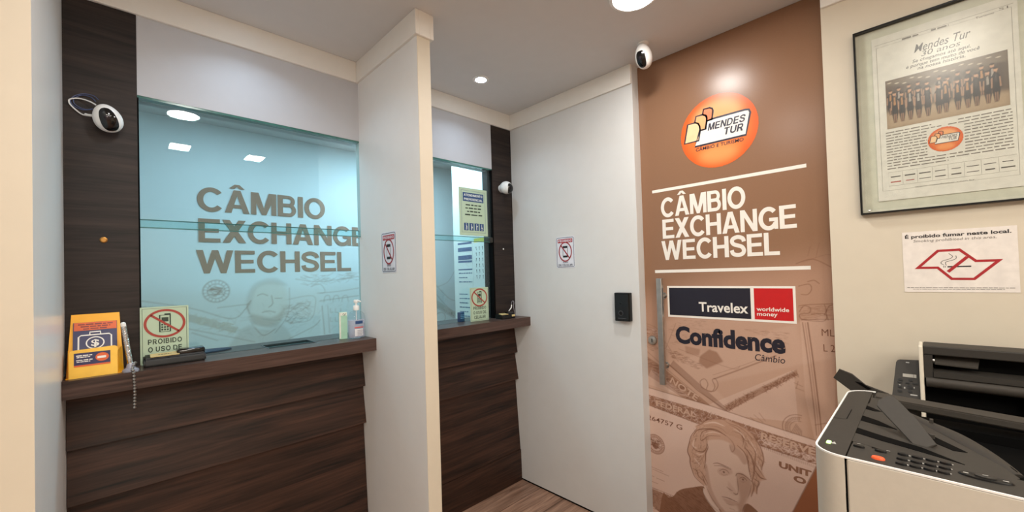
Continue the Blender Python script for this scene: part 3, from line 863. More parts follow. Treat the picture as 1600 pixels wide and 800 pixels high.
    # hair: outline, curls and light locks
    for p, w, a in (([(240, 152), (200, 205), (184, 262), (172, 325), (190, 375), (192, 420), (208, 475), (232, 530), (300, 592)], .0055, .7),
                    ([(215, 205), (250, 160), (330, 150), (400, 160), (470, 205)], .006, .6), ([(272, 210), (290, 172), (350, 156), (430, 180), (480, 210)], .0055, .5),
                    ([(270, 200), (276, 240), (300, 232), (340, 205), (430, 208)], .0045, .5), ([(205, 280), (236, 318), (290, 330), (318, 300), (324, 250)], .006, .6),
                    ([(200, 330), (228, 350), (262, 372), (280, 350)], .004, .4), ([(324, 262), (330, 300), (312, 345), (312, 400), (300, 460)], .006, .6),
                    ([(200, 400), (236, 420), (270, 400), (300, 360)], .0036, .4), ([(214, 460), (244, 478), (258, 520), (300, 560)], .006, .55), ([(262, 470), (288, 500), (310, 540), (330, 580)], .005, .5), ([(290, 520), (300, 560), (318, 590)], .006, .55),
                    ([(240, 130), (280, 112), (320, 80), (400, 72), (470, 80)], .0045, .5), ([(260, 96), (290, 60), (330, 40)], .004, .3),
                    ([(300, 128), (380, 130), (440, 152), (480, 190)], .003, .35), ([(450, 80), (500, 110), (560, 130), (620, 170), (690, 240)], .0042, .4),
                    ([(500, 120), (560, 150), (600, 200), (604, 262)], .005, .45), ([(520, 170), (580, 190), (610, 240), (600, 290)], .004, .4),
                    ([(500, 280), (520, 330), (540, 300), (520, 250), (480, 210)], .0045, .4), ([(560, 280), (612, 330), (640, 390), (652, 470), (668, 540)], .007, .55),
                    ([(620, 300), (660, 350), (690, 430), (690, 500), (674, 560)], .009, .5), ([(650, 260), (700, 330), (700, 420), (730, 470), (770, 530)], .005, .5),
                    ([(690, 210), (740, 290), (766, 390), (752, 450)], .005, .55), ([(720, 370), (756, 410), (750, 470)], .004, .5), ([(700, 480), (740, 530), (786, 546)], .006, .6),
                    ([(690, 540), (730, 570), (716, 610), (712, 660)], .006, .6), ([(676, 560), (690, 610), (668, 680)], .007, .5), ([(668, 590), (660, 640), (640, 690)], .004, .4)):
        K.stroke(Z(p), w, (112, 70, 50), min(1, a*1.2), 5, True)
    for p, w in (([(225, 230), (214, 280), (240, 300)], .009), ([(300, 190), (370, 176), (430, 190)], .005), ([(300, 112), (380, 100), (460, 130)], .008), ([(530, 150), (590, 185), (626, 240)], .006), ([(226, 380), (250, 410), (276, 440)], .007), ([(712, 400), (726, 440), (744, 480)], .006), ([(640, 220), (690, 290), (716, 360)], .005), ([(240, 340), (270, 352), (296, 342)], .006)):
        K.stroke(Z(p), w, (216, 188, 172), .7, 5, True)
    K.hatch(Z([(180, 260), (230, 150), (330, 130), (320, 560), (240, 540)]), 90, .002, (112, 70, 50), .35, .8, (.4, 1))
    K.hatch(Z([(560, 160), (700, 220), (770, 400), (720, 640), (660, 520), (620, 330)]), 110, .002, (112, 70, 50), .35, .8, (.4, -1))
    K.grain(.02)
    return K
K = build_door_print()
K.obj('printed_vinyl', PD, M_PRINTDOOR, door, .0)
# lettering printed across the notes
def tpx(bm, P, s, pa, pb, pc, **k):
    a, b, c = P.px(*pa), P.px(*pb), P.px(*pc)
    t = np.array(b)-np.array(a); t /= np.hypot(*t); cap = abs(np.dot(np.array(c)-np.array(a), [-t[1], t[0]]))
    return text(bm, P, s, a, b, cap, **k)
bm = BM()
NI = (118, 76, 56)
tpx(bm, PD, '264757 G', (1012, 655), (1066, 672), (1012, 648), bold=.005, d=.0003)
tpx(bm, PD, 'ML', (1284, 524.5), (1304, 526), (1284, 514), d=.0003); tpx(bm, PD, 'L 2', (1287, 549), (1305, 550.5), (1287, 538), d=.0003)
obj('note_numbers', bm, mat('brown_print_ink', NI, .45), door)
bm = BM()
tpx(bm, PD, 'FEDERAL', (1025, 633.5), (1087, 652.5), (1025, 625), bold=.03, d=.0003)
tpx(bm, PD, 'RESERVE', (1189, 685.5), (1274, 712), (1189, 675), bold=.03, d=.0003)
tpx(bm, PD, 'NOTE', (1046, 597), (1088, 627), (1050, 589), bold=.02, d=.0003)
obj('note_lettering', bm, mat('pale_print_ink', (192, 158, 138), .45), door)
bm = BM()
tpx(bm, PD, 'UNIT', (1217, 730), (1268, 746), (1216, 720), bold=.05, d=.0003)
tpx(bm, PD, 'O', (1240, 752), (1260, 758), (1240, 742), bold=.05, d=.0003)
obj('note_title', bm, mat('mid_brown_print_ink', (138, 96, 74), .45), door)
# headline
for s, u0, u1, z in (('CÂMBIO', -.962, -.5665, 1.6645), ('EXCHANGE', -.957, -.378, 1.5545), ('WECHSEL', -.966, -.443, 1.4445)):
    bm = BM(); block(bm, PD, s, (u0, z), (u1, z), .0985, d=.0006); obj('headline_lettering', bm, M_WHITEINK, door)
for z in (1.8055, 1.3868):
    bm = BM(); rect(bm, PD, -1.006, -.338, z-.0075, z+.0075, .0006); obj('white_rule', bm, M_WHITEINK, door)
# blue and red exchange sign
bm = BM(); rect(bm, PD, -.944, -.3935, 1.1545, 1.3115, .0006); sign = obj('exchange_sign_print', bm, M_WHITEINK, door, label='white-bordered dark blue and red sign printed on the door')
bm = BM(); rect(bm, PD, -.9345, -.5625, 1.1645, 1.3020, .0010); obj('blue_field', bm, M_DKNAVY, sign)
bm = BM(); rect(bm, PD, -.5485, -.4030, 1.1645, 1.3020, .0010); obj('red_field', bm, M_RED, sign)
bm = BM()
text(bm, PD, 'Travelex', (-.7885, 1.1880), (-.5735, 1.1880), .046, bold=.02, d=.0014)
text(bm, PD, 'worldwide', (-.5400, 1.2020), (-.4185, 1.2020), .0175, bold=.014, d=.0014)
text(bm, PD, 'money', (-.5390, 1.1810), (-.4610, 1.1810), .0175, bold=.014, d=.0014)
obj('sign_lettering', bm, M_WHITEINK, sign)
bm = BM(); text(bm, PD, 'Confidence', (-.9090, 1.0230), (-.4370, 1.0230), .087, bold=.045, d=.0007)
obj('dark_lettering', bm, M_DKNAVY, door)
bm = BM(); text(bm, PD, 'Câmbio', (-.5560, .9830), (-.4400, .9830), .028, bold=.0, d=.0007, shear=.12)
obj('dark_lettering', bm, M_DKNAVY, door)
# round orange emblem
EM = dict(EDGE=(223, 98, 44), MID=(232, 128, 66), HI=(246, 186, 128))
def emblem(parent, P, cu, cv, R, res, dd, full=True):
    K = Canvas(cu-R, cu+R, cv-R, cv+R, res, EM['EDGE'])
    K.ellipse(cu, cv, R*.86, R*.86, EM['MID'], .8, R*.10)
    K.ellipse(cu, cv+R*.42, R*.62, R*.40, EM['HI'], .75, R*.09)
    K.ellipse(cu, cv-R*.62, R*.50, R*.26, (244, 168, 104), .7, R*.10)
    e = K.obj('emblem', P, M_PRINTDOOR, parent, dd, keep=lambda U, V: (U-cu)**2+(V-cv)**2 <= R*R)
    q = lambda x, y: (cu+x*R, cv+y*R)
    navy = BM(); white = BM(); t1 = BM()
    d1, d2, d3 = dd+.0004, dd+.0008, dd+.0012
    def rr(pts): return spline(pts, 1, True)
    body = [(-.61, -.30), (-.46, .13), (-.31, .13), (-.26, .34), (-.12, .36), (.70, .36), (.79, .34), (.82, .26), (.70, -.30)]
    poly(white, P, [q(*p) for p in body], d1)
    band(navy, P, [q(*p) for p in body], R*.05, d2, 0, True)
    ticks = [([(-.90, -.15), (-.79, .38), (-.58, .38), (-.50, .34), (-.46, .25), (-.45, .12), (-.50, -.15)], (246, 206, 158)),
             ([(-.59, .39), (-.55, .55), (-.37, .55), (-.29, .50), (-.26, .42), (-.30, .12), (-.45, .12), (-.46, .25), (-.50, .34)], (240, 172, 112)),
             ([(-.37, .55), (-.34, .69), (-.18, .69), (-.11, .65), (-.09, .58), (-.13, .34), (-.26, .34), (-.26, .46), (-.29, .51)], (226, 124, 76))]
    for k, (pts, c) in enumerate(ticks):
        b = BM(); poly(b, P, [q(*p) for p in pts], d1+.0002+.0001*k); obj('ticket_shape', b, mat('ticket_ink_%d' % k, c, .45), e)
        band(navy, P, [q(*p) for p in pts], R*.045, d2, 0, True)
    if full:
        block(navy, P, 'MENDES', q(-.25, .06), q(.70, .06), R*.19, shear=.22, d=d3, gap=.1)
        block(navy, P, 'TUR', q(.15, -.165), q(.65, -.165), R*.19, shear=.22, d=d3, gap=.1)
        text(navy, P, 'CÂMBIO E TURISMO', q(-.59, -.445), q(.64, -.445), R*.09, bold=.004, d=d3, shear=.1)
    else:
        text(navy, P, 'MENDES', q(-.22, .06), q(.68, .06), R*.2, d=d3, shear=.2); text(navy, P, 'TUR', q(.15, -.165), q(.65, -.165), R*.2, d=d3, shear=.2)
    obj('emblem_panel', white, M_WHITEINK, e)
    obj('emblem_lettering', navy, M_NAVY, e)
    return e
emblem(door, PD, -.6735, 2.0405, .171, .0020, .0006)
# pull bar and lock
bm = BM(); hy = .963; hx = XD-.045
box(bm, hx-.010, hx+.010, hy-.014, hy+.014, .813, 1.352, .002, 1)
hd = obj('pull_handle', bm, M_STEEL, door)
bm = BM()
for z in (.905, 1.262):
    lathe(bm, [(.011, 0), (.011, .034), (.016, .034), (.016, .0375)], (hx+.0100, hy, z), (1, 0, 0), 20)
obj('standoff', bm, M_STEEL, hd, True)
bm = BM(); lathe(bm, [(.024, 0), (.024, .004), (.021, .009), (.010, .011), (.010, .010), (0, .010)], (XD-.0002, 1.0325, 1.026), (-1, 0, 0), 32)
lk = obj('lock_cylinder', bm, M_STEEL, door, True)
bm = BM(); box(bm, XD-.0125, XD-.0098, 1.031, 1.034, 1.017, 1.035); obj('keyhole', bm, M_DEEP, lk)
# ------------------------------------------------------------------ printed wall in the office behind the glass
PO = Plane((0, YO, 0), (1, 0, 0), (0, 0, 1))
PT = Plane((0, YG, 0), (1, 0, 0), (0, 0, 1))
def office_mural():
    t = thing('wall_mural', 'white office wall mural with brown lettering over pale banknotes, seen through the large window', 'mural', (1.35, YO-.002, .35))
    K = Canvas(.0, 2.72, .36, 1.56, .006, (226, 228, 228))
    Q = lambda pts: [PO.px(*p) for p in pts]
    BR = (150, 116, 92); LT = (206, 190, 172)
    K.poly([(0, .2), (2.8, .2), (2.8, 1.30), (1.7, 1.36), (.8, 1.30), (0, 1.36)], LT, .30, .05)
    # seal, ornament bands, note edges
    c = PO.px(338, 455)
    for r, w in ((.075, .008), (.05, .006)): K.stroke([(c[0]+r*math.cos(a), c[1]+r*math.sin(a)) for a in np.linspace(0, 6.283, 40)], w, BR, .5)
    for a in np.linspace(0, 6.28, 20): K.stroke([(c[0]+.055*math.cos(a), c[1]+.055*math.sin(a)), (c[0]+.07*math.cos(a), c[1]+.07*math.sin(a))], .006, BR, .4, 0)
    K.hatch([(c[0]-.03, c[1]-.03), (c[0]+.03, c[1]-.03), (c[0]+.03, c[1]+.03), (c[0]-.03, c[1]+.03)], 30, .006, BR, .4, 1)
    bands = [[(220, 478), (300, 492), (372, 512), (368, 520), (300, 504), (220, 490)]]
    for b in bands: K.poly(Q(b), BR, .34); K.hatch(Q(b), 120, .006, LT, .5, 1)
    for p, a in (([(218, 470), (300, 482), (362, 498), (384, 482), (392, 472)], .4), ([(218, 500), (300, 515), (398, 534)], .4), ([(300, 520), (340, 532)], .4), ([(340, 481), (390, 475)], .35),
                 ([(430, 520), (450, 490), (452, 450)], .35), ([(450, 530), (490, 510), (500, 500)], .4), ([(462, 436), (500, 440), (560, 432)], .35), ([(500, 470), (560, 462)], .45), ([(503, 478), (507, 522)], .5), ([(512, 478), (515, 520)], .35), ([(500, 458), (530, 455), (560, 450)], .4),
                 ([(440, 470), (488, 462), (492, 480), (484, 500), (452, 505)], .3), ([(486, 448), (500, 444), (508, 456), (496, 458)], .35)):
        K.stroke(Q(p), .007, BR, a)
    K.hatch(Q([(440, 478), (486, 470), (484, 500), (450, 506)]), 90, .006, BR, .25, 1)
    K.hatch(Q([(460, 430), (560, 425), (560, 440), (470, 446)]), 70, .006, BR, .25, .6)
    for x in (506, 520, 534): K.stroke(Q([(x, 471), (x+2, 463), (x+8, 462), (x+10, 470)]), .006, BR, .4)
    for y in (482, 496):
        for x in (516, 524, 532): K.stroke(Q([(x, y), (x, y+6), (x+4, y+6)]), .006, BR, .4, 0)
    # engraved head of a bearded man
    K.poly(Q([(392, 470), (396, 452), (410, 442), (430, 440), (446, 450), (450, 472), (442, 494), (428, 508), (404, 506), (392, 492)]), (222, 214, 204), .8, .01, 3)
    K.poly(Q([(390, 490), (400, 492), (424, 496), (438, 488), (446, 478), (440, 500), (426, 512), (400, 508), (392, 502)]), BR, .36, .008, 3)
    K.poly(Q([(384, 480), (388, 456), (402, 440), (430, 434), (450, 446), (440, 446), (420, 444), (402, 450), (394, 470), (390, 490)]), BR, .20, .008, 3)
    K.poly(Q([(372, 520), (392, 508), (404, 514), (426, 514), (440, 506), (458, 530), (462, 560), (360, 560)]), BR, .24, .008, 2)
    for p in ([(402, 462), (410, 459), (418, 462)], [(430, 466), (440, 466)], [(424, 462), (426, 474), (420, 480)], [(410, 488), (420, 486), (430, 488)], [(392, 470), (386, 478), (390, 490)], [(398, 512), (412, 524), (430, 514)]): K.stroke(Q(p), .006, BR, .55)
    # notes seen through the right window
    for p, a in (([(676, 440), (700, 465), (712, 470)], .4), ([(676, 452), (690, 470), (712, 492)], .4), ([(678, 474), (694, 484), (710, 494)], .5), ([(684, 448), (700, 440), (712, 420)], .3)): K.stroke(Q(p), .007, BR, a)
    K.poly(Q([(678, 466), (712, 488), (710, 498), (676, 478)]), BR, .30)
    c = PO.px(688, 496); K.stroke([(c[0]+.06*math.cos(a), c[1]+.05*math.sin(a)) for a in np.linspace(0, 6.283, 30)], .008, BR, .4)
    K.hatch([(.05, .4), (2.6, .4), (2.6, 1.2), (.05, 1.25)], 500, .006, BR, .14, 1.2)
    K.grain(.01)
    K.obj('banknote_print', PO, M_PRINTWALL, t, .002)
    bm = BM()
    text(bm, PO, 'FIVE', PO.px(312, 506), PO.px(362, 516), .045, bold=.03, d=.003)
    obj('note_lettering', bm, mat('pale_mural_ink', (206, 196, 184), .7), t); bm = BM()
    text(bm, PO, 'ECONOMY', PO.px(676, 474), PO.px(712, 496), .05, bold=.02, d=.003)
    obj('note_lettering', bm, mat('pale_mural_ink', (206, 196, 184), .7), t)
    bm = BM()
    z = [PO.px(310, y)[1] for y in (329.5, 377.5, 428)]
    for s, xa, xb, ya, yb, ct in (('CÂMBIO', 307.5, 508, 329, 338, 291.5), ('EXCHANGE', 310, 585, 378, 384, 341), ('WECHSEL', 306.5, 548.5, 427.5, 424, 390.5)):
        a = PO.px(xa, ya); b = PO.px(xb, yb); top = PO.px(xa, ct)
        wd = b[0]-a[0]
        if s == 'EXCHANGE': wd = 1.1186*(PO.px(548.5, 424)[0]-PO.px(306.5, 427.5)[0])
        bm = BM(); block(bm, PO, s, (a[0], a[1]), (a[0]+wd, a[1]), top[1]-a[1], d=.004, light=.98)
        obj('headline_lettering', bm, M_MURALTXT, t)
office_mural()

# ------------------------------------------------------------------ things on the right wall
PW = Plane((XR, 0, 0), (0, -1, 0), (0, 0, 1))
def framed_page():
    t = thing('framed_newspaper_page', 'newspaper page with a staff photograph, behind glass in a thin black metal frame', 'picture', (XR, -.04, 1.572))
    u0, u1, v0, v1 = -.168, .262, 1.574, 2.238
    bm = BM(); w = .0055
    for a in ((u0, u0+w, v0, v1), (u1-w, u1, v0, v1), (u0+w, u1-w, v0, v0+w), (u0+w, u1-w, v1-w, v1)):
        box(bm, XR-.026, XR-.0005, -a[1], -a[0], a[2], a[3])
    obj('frame', bm, mat('black_anodised_frame', (30, 32, 34), .28, .5), t)
    bm = BM(); slabrect(bm, PW, u0+w, u1-w, v0+w, v1-w, .002, .006); obj('backing', bm, mat('frame_backing', (206, 206, 190), .6), t)
    p0, p1, q0, q1 = -.119, .212, 1.617, 2.200
    bm = BM(); slabrect(bm, PW, p0, p1, q0, q1, .007, .009); page = obj('newspaper_page', bm, mat('newsprint', (224, 222, 214), .55), t)
    D = .0094
    ink = BM()
    cu = .050
    band(ink, PW, [(p0+.012, q0+.035), (p0+.012, q1-.036), (p1-.012, q1-.036), (p1-.012, q0+.035)], .0008, D, 0, True)
    for k, (a, b) in enumerate(((-.02, .02), (.05, .09))):
        tiny_lines(ink, PW, cu-.07+a, cu-.07+b, q1-.034, .006, k, D, words=2)
    text(ink, PW, 'Turismo', (.128, q1-.040), (.166, q1-.040), .0065, d=D); text(ink, PW, 'S1', (.176, q1-.036), (.194, q1-.036), .0075, d=D)
    band(ink, PW, [(p0+.008, q1-.026), (p1-.008, q1-.026)], .0007, D)
    head = BM()
    text(head, PW, 'Mendes Tur', (-.012, 2.110), (.116, 2.110), .0265, bold=.004, shear=.22, d=D)
    text(head, PW, '30 anos', (.004, 2.0915), (.094, 2.0915), .0165, shear=.22, d=D)
    text(head, PW, 'Se chegamos até aqui,', (-.018, 2.0765), (.116, 2.0765), .0105, bold=.010, shear=.22, d=D)
    text(head, PW, 'é porque tem muito de você', (-.034, 2.0625), (.134, 2.0625), .0105, bold=.010, shear=.22, d=D)
    text(head, PW, 'na nossa história.', (-.006, 2.0495), (.104, 2.0495), .0105, bold=.010, shear=.22, d=D)
    obj('newspaper_headline', head, mat('headline_ink', (66, 60, 56), .6), page)
    # two columns of small print round the emblem
    n = 14
    for k in range(n):
        v = 1.8535-k*.0098
        cut = .035 if 2 <= k <= 10 else 0
        ul0, ul1 = -.092, .043-cut-(0 if k < 11 else -.012)
        ur0, ur1 = .058+cut, .192
        tiny_lines(ink, PW, ul0, ul1 if k else .02, v, .0035, 20+k, D, words=6)
        if k < 13: tiny_lines(ink, PW, ur0 if k else .08, ur1 - (.0 if k != 12 else .0), v, .0035, 60+k, D, words=6)
    band(ink, PW, [(-.090, 1.667), (.196, 1.667), (.196, 1.715), (-.090, 1.715)], .0006, D, 0, True)
    for k in range(1, 8):
        u = -.090+.286*k/8; band(ink, PW, [(u, 1.669), (u, 1.713)], .0005, D)
    logos = BM(); r = random.Random(5)
    for k in range(8):
        for j in range(2):
            u = -.090+.286*(k+.5)/8; v = 1.698-.018*j
            w = r.uniform(.010, .014); h = r.uniform(.0018, .004)
            rect(logos, PW, u-w, u+w, v-h/2, v+h/2, D, mi=(1 if (j == 1 and k in (0, 1)) else 0))
    textc(ink, PW, 'www.mendestur.com.br', .042, 1.652, .136, .0045, bold=.0, d=D)
    obj('newspaper_print', ink, mat('newspaper_grey_ink', (120, 114, 106), .6), page)
    obj('partner_marks', logos, [mat('newspaper_ink', (82, 78, 74), .6), mat('newspaper_red', (170, 80, 72), .6)], page)
    # staff photograph
    f0, f1, g0, g1 = -.0875, .1885, 1.868, 1.9935+.044
    g1 = 2.0385
    K = Canvas(f0, f1, g0, g1, .0015, (96, 82, 70))
    K.poly([(f0, g0), (f1, g0), (f1, g0+.045), (f0, g0+.06)], (176, 154, 128), 1, .006)
    K.poly([(f0, g1), (f1, g1), (f1, g1-.035), (f0, g1-.02)], (124, 110, 96), 1, .004)
    for k in range(14): K.ellipse(f0+.01+.019*k, g1-.010-.006*(k % 3), .006, .0018, (216, 206, 186), .8)
    for k in range(5): K.poly([(f0+.02+.055*k, g0+.055), (f0+.045+.055*k, g0+.055), (f0+.045+.055*k, g1-.035), (f0+.02+.055*k, g1-.03)], (64, 52, 46), .5, .003)
    K.ellipse(.045, 1.965, .03, .02, (190, 176, 160), .6, .008)
    r = random.Random(9)
    for row, (zb, hh, nn) in enumerate(((g0+.048, .092, 11), (g0+.018, .108, 12))):
        for k in range(nn):
            u = f0+.012+(f1-f0-.022)*(k+.5*(row % 2)*.7)/nn+r.uniform(-.003, .003); h = hh*r.uniform(.92, 1.06)
            body = [(u-.0080, zb+h*.30), (u-.0098, zb+h*.70), (u-.004, zb+h*.82), (u+.004, zb+h*.82), (u+.0098, zb+h*.70), (u+.0080, zb+h*.30), (u+.004, zb), (u-.004, zb)]
            K.poly(body, (30, 28, 30), .95)
            K.poly([(u-.003, zb+h*.55), (u+.003, zb+h*.55), (u+.002, zb+h*.80), (u-.002, zb+h*.80)], r.choice([(206, 150, 96), (190, 180, 170), (70, 64, 62)]), .7)
            K.ellipse(u, zb+h*.90, .0046, .0058, (196, 152, 122), 1)
            K.ellipse(u, zb+h*.95, .0048, .0034, (46, 36, 32), .9)
            K.stroke([(u-.008, zb+h*.68), (u-.009, zb+h*.42)], .0026, (196, 152, 122), .8, 0); K.stroke([(u+.008, zb+h*.68), (u+.009, zb+h*.42)], .0026, (196, 152, 122), .8, 0)
            K.stroke([(u-.0022, zb+h*.02), (u-.0022, zb+h*.26)], .0026, (180, 140, 112), .7, 0); K.stroke([(u+.0022, zb+h*.02), (u+.0022, zb+h*.26)], .0026, (180, 140, 112), .7, 0)
    K.grain(.06)
    K.obj('staff_photograph', PW, M_PRINTPAPER, page, D+.0002)
    # emblem, flattened in the page
    PE = Plane((XR, 0, 1.799), (0, -1, 0), (0, 0, 1))
    e = emblem(page, PE, .050, 0, .040, .0016, D+.0003, False)
    bm = BM(); slabrect(bm, PW, u0+w, u1-w, v0+w, v1-w, .0185, .0205); obj('glazing', bm, pane_glass('satin_glazing', (.97, .98, .97), 1.45, .26), t)
    bm = BM(); lathe(bm, [(.004, 0), (.004, .002), (0, .003)], PW.p(u0+.024, v0+.012, .0205), (-1, 0, 0), 12); obj('screw', bm, M_STEEL, t)
framed_page()
def smoking_sign():
    t = thing('no_smoking_notice', 'white paper no-smoking notice with a red angular outline below the framed page', 'notice', (XR, .063, 1.295))
    u0, u1, v0, v1 = -.0635, .190, 1.295, 1.5005
    bm = BM(); slabrect(bm, PW, u0, u1, v0, v1, .0006, .0016); obj('paper_sheet', bm, mat('notice_paper', (232, 226, 220), .35), t)
    D = .002; ink = BM()
    text(ink, PW, 'É proibido fumar neste local.', (-.0565, 1.4785), (.1785, 1.4785), .0115, bold=.03, d=D)
    obj('lettering', ink, M_INK, t)
    ink = BM(); text(ink, PW, 'Smoking prohibited in this area.', (-.0365, 1.4645), (.149, 1.4645), .0085, shear=.2, d=D)
    obj('small_lettering', ink, M_GREYINK, t); ink = BM()
    tiny_lines(ink, PW, -.0565, .180, 1.3085, .0018, 3, D, words=22); tiny_lines(ink, PW, -.042, .160, 1.3035, .0014, 4, D, words=22)
    obj('small_lettering', ink, M_GREYINK, t)
    Z = lambda x, y: PW.px(1380+x/5.332, 330+y/5.332)
    out = [(262, 482), (448, 322), (640, 310), (778, 404), (1000, 398), (766, 574), (566, 573), (448, 480)]
    bm = BM(); pts = [Z(*p) for p in out]
    q = [np.array(p) for p in pts]; n = len(q); wi = .0075; ins = []
    A = sum(q[i][0]*q[(i+1) % n][1]-q[(i+1) % n][0]*q[i][1] for i in range(n)); sg = 1 if A > 0 else -1
    for i in range(n):
        a, b, c = q[i-1], q[i], q[(i+1) % n]
        e1 = (b-a)/np.hypot(*(b-a)); e2 = (c-b)/np.hypot(*(c-b)); n1 = np.array([-e1[1], e1[0]])*sg; n2 = np.array([-e2[1], e2[0]])*sg
        m = (n1+n2); m = m/(m@n1); ins.append(b+m*wi)
    va = [bm.verts.new(PW.p(*p, D)) for p in q]; vb = [bm.verts.new(PW.p(*p, D)) for p in ins]
    for i in range(n): bm.faces.new((va[i], va[(i+1) % n], vb[(i+1) % n], vb[i]))
    band(bm, PW, [Z(540, 505), Z(700, 380)], .0085, D)
    obj('red_outline', bm, mat('dark_red_ink', (168, 32, 40), .4), t)
    bm = BM()
    a, b = Z(535, 463), Z(733, 458); poly(bm, PW, [(a[0], a[1]-.0022), (b[0], a[1]-.0022), (b[0], a[1]+.0022), (a[0], a[1]+.0022)], D-.0002)
    for x in (503, 517): c = Z(x, 463); rect(bm, PW, c[0]-.0008, c[0]+.0008, c[1]-.0022, c[1]+.0022, D-.0002)
    for s in ([(508, 450), (480, 432), (500, 412), (545, 400), (578, 378), (545, 352)], [(525, 452), (520, 425), (560, 412), (605, 396), (606, 370)]):
        band(bm, PW, spline([Z(*p) for p in s], 5), .0014, D-.0002)
    obj('cigarette_symbol', bm, M_INK, t)
smoking_sign()
def phone_sign(P, u0, u1, v0, v1, lab):
    base = P.p((u0+u1)/2, v0, 0)
    t = thing('no_phone_notice', lab, 'notice', base, 'small red-headed phone ban notices')
    s = v1-v0; cu = (u0+u1)/2; w = u1-u0; D = .0022
    bm = BM(); slabrect(bm, P, u0, u1, v0, v1, .0005, .0015, .008); obj('plate', bm, mat('notice_white', (226, 228, 236), .35), t)
    b = BM()
    m = .006; r = .008; pts = []
    for c0, c1, a0 in ((u1-m-r, v0+m+r, -90), (u1-m-r, v1-m-r, 0), (u0+m+r, v1-m-r, 90), (u0+m+r, v0+m+r, 180)):
        for k in range(5): a = math.radians(a0+22.5*k); pts.append((c0+r*math.cos(a), c1+r*math.sin(a)))
    band(b, P, pts, .0026, D, 0, True)
    obj('border', b, mat('slate_blue_ink', (66, 72, 98), .45), t)
    b = BM(); rect(b, P, u0+w*.10, u1-w*.10, v0+s*.805, v0+s*.925, D, 0, .004); obj('red_header', b, mat('muted_red_ink', (178, 58, 66), .45), t)
    b = BM(); blockc(b, P, 'PROIBIDO', cu, v0+s*.832, w*.72, s*.066, d=D+.0004, gap=.12); obj('header_lettering', b, mat('notice_white', (226, 228, 236), .35), t)
    b = BM(); cc = v0+s*.515
    ring(b, P, cu, cc, w*.33, w*.33*1.22, w*.05, D+.0003)
    band(b, P, [(cu-w*.235, cc+w*.29), (cu+w*.235, cc-w*.29)], w*.05, D+.0003)
    obj('ban_ring', b, mat('dark_ban_red', (160, 34, 46), .45), t)
    b = BM()
    ww, hh = w*.13, s*.185
    rect(b, P, cu-ww, cu+ww, cc+hh*.62, cc+hh, D, 0, .003); rect(b, P, cu-ww, cu+ww, cc-hh, cc-hh*.66, D, 0, .003)
    rect(b, P, cu-ww, cu-ww*.86, cc-hh*.7, cc+hh*.7, D); rect(b, P, cu+ww*.86, cu+ww, cc-hh*.7, cc+hh*.7, D)
    obj('phone_symbol', b, M_INK, t)
    b = BM(); blockc(b, P, 'USO', cu, v0+s*.155, w*.26, s*.062, d=D, gap=.12); blockc(b, P, 'DE CELULAR', cu, v0+s*.062, w*.74, s*.062, d=D, gap=.12)
    obj('lettering', b, mat('slate_ink', (62, 66, 84), .45), t)
PFN = Plane((XF0, 0, 0), (0, -1, 0), (0, 0, 1))
phone_sign(PW, -1.616, -1.4745, 1.424, 1.614, 'white phone ban notice with red header on the plain panel near the intercom')
phone_sign(PFN, -1.7765, -1.6405, 1.4195, 1.605, 'white phone ban notice with red header on the partition between the booths')
def intercom():
    t = thing('door_intercom', 'black rectangular intercom with a round button on the edge of the white panel', 'intercom', (XR, 1.154, 1.1265))
    bm = BM(); box(bm, XR-.030, XR-.0005, 1.1085, 1.1995, 1.1265, 1.2785, .004, 2); b = obj('housing', bm, M_BLACK, t)
    bm = BM(); box(bm, XR-.0325, XR-.030, 1.114, 1.194, 1.134, 1.272, .0008, 1); obj('front_plate', bm, M_BLACKG, t)
    P = Plane((XR-.0325, 0, 0), (0, -1, 0), (0, 0, 1))
    bm = BM(); lathe(bm, [(0, .003), (.009, .003), (.0105, 0)], P.p(-1.160, 1.170, 0), (-1, 0, 0), 24, caps=False); obj('button', bm, M_BLACK, t, True)
    bm = BM(); ring(bm, P, -1.160, 1.170, .0125, .0125, .0018, .0004); obj('button_ring', bm, mat('dim_grey', (88, 88, 92), .4), t)
    bm = BM(); lathe(bm, [(.006, 0), (.006, .001), (0, .002)], P.p(-1.158, 1.222, 0), (-1, 0, 0), 16); obj('lens', bm, M_BLACKG, t)
    bm = BM(); rect(bm, P, -1.176, -1.130, 1.1415, 1.1435, .0003); obj('status_strip', bm, mat('dim_grey', (88, 88, 92), .4), t)
intercom()

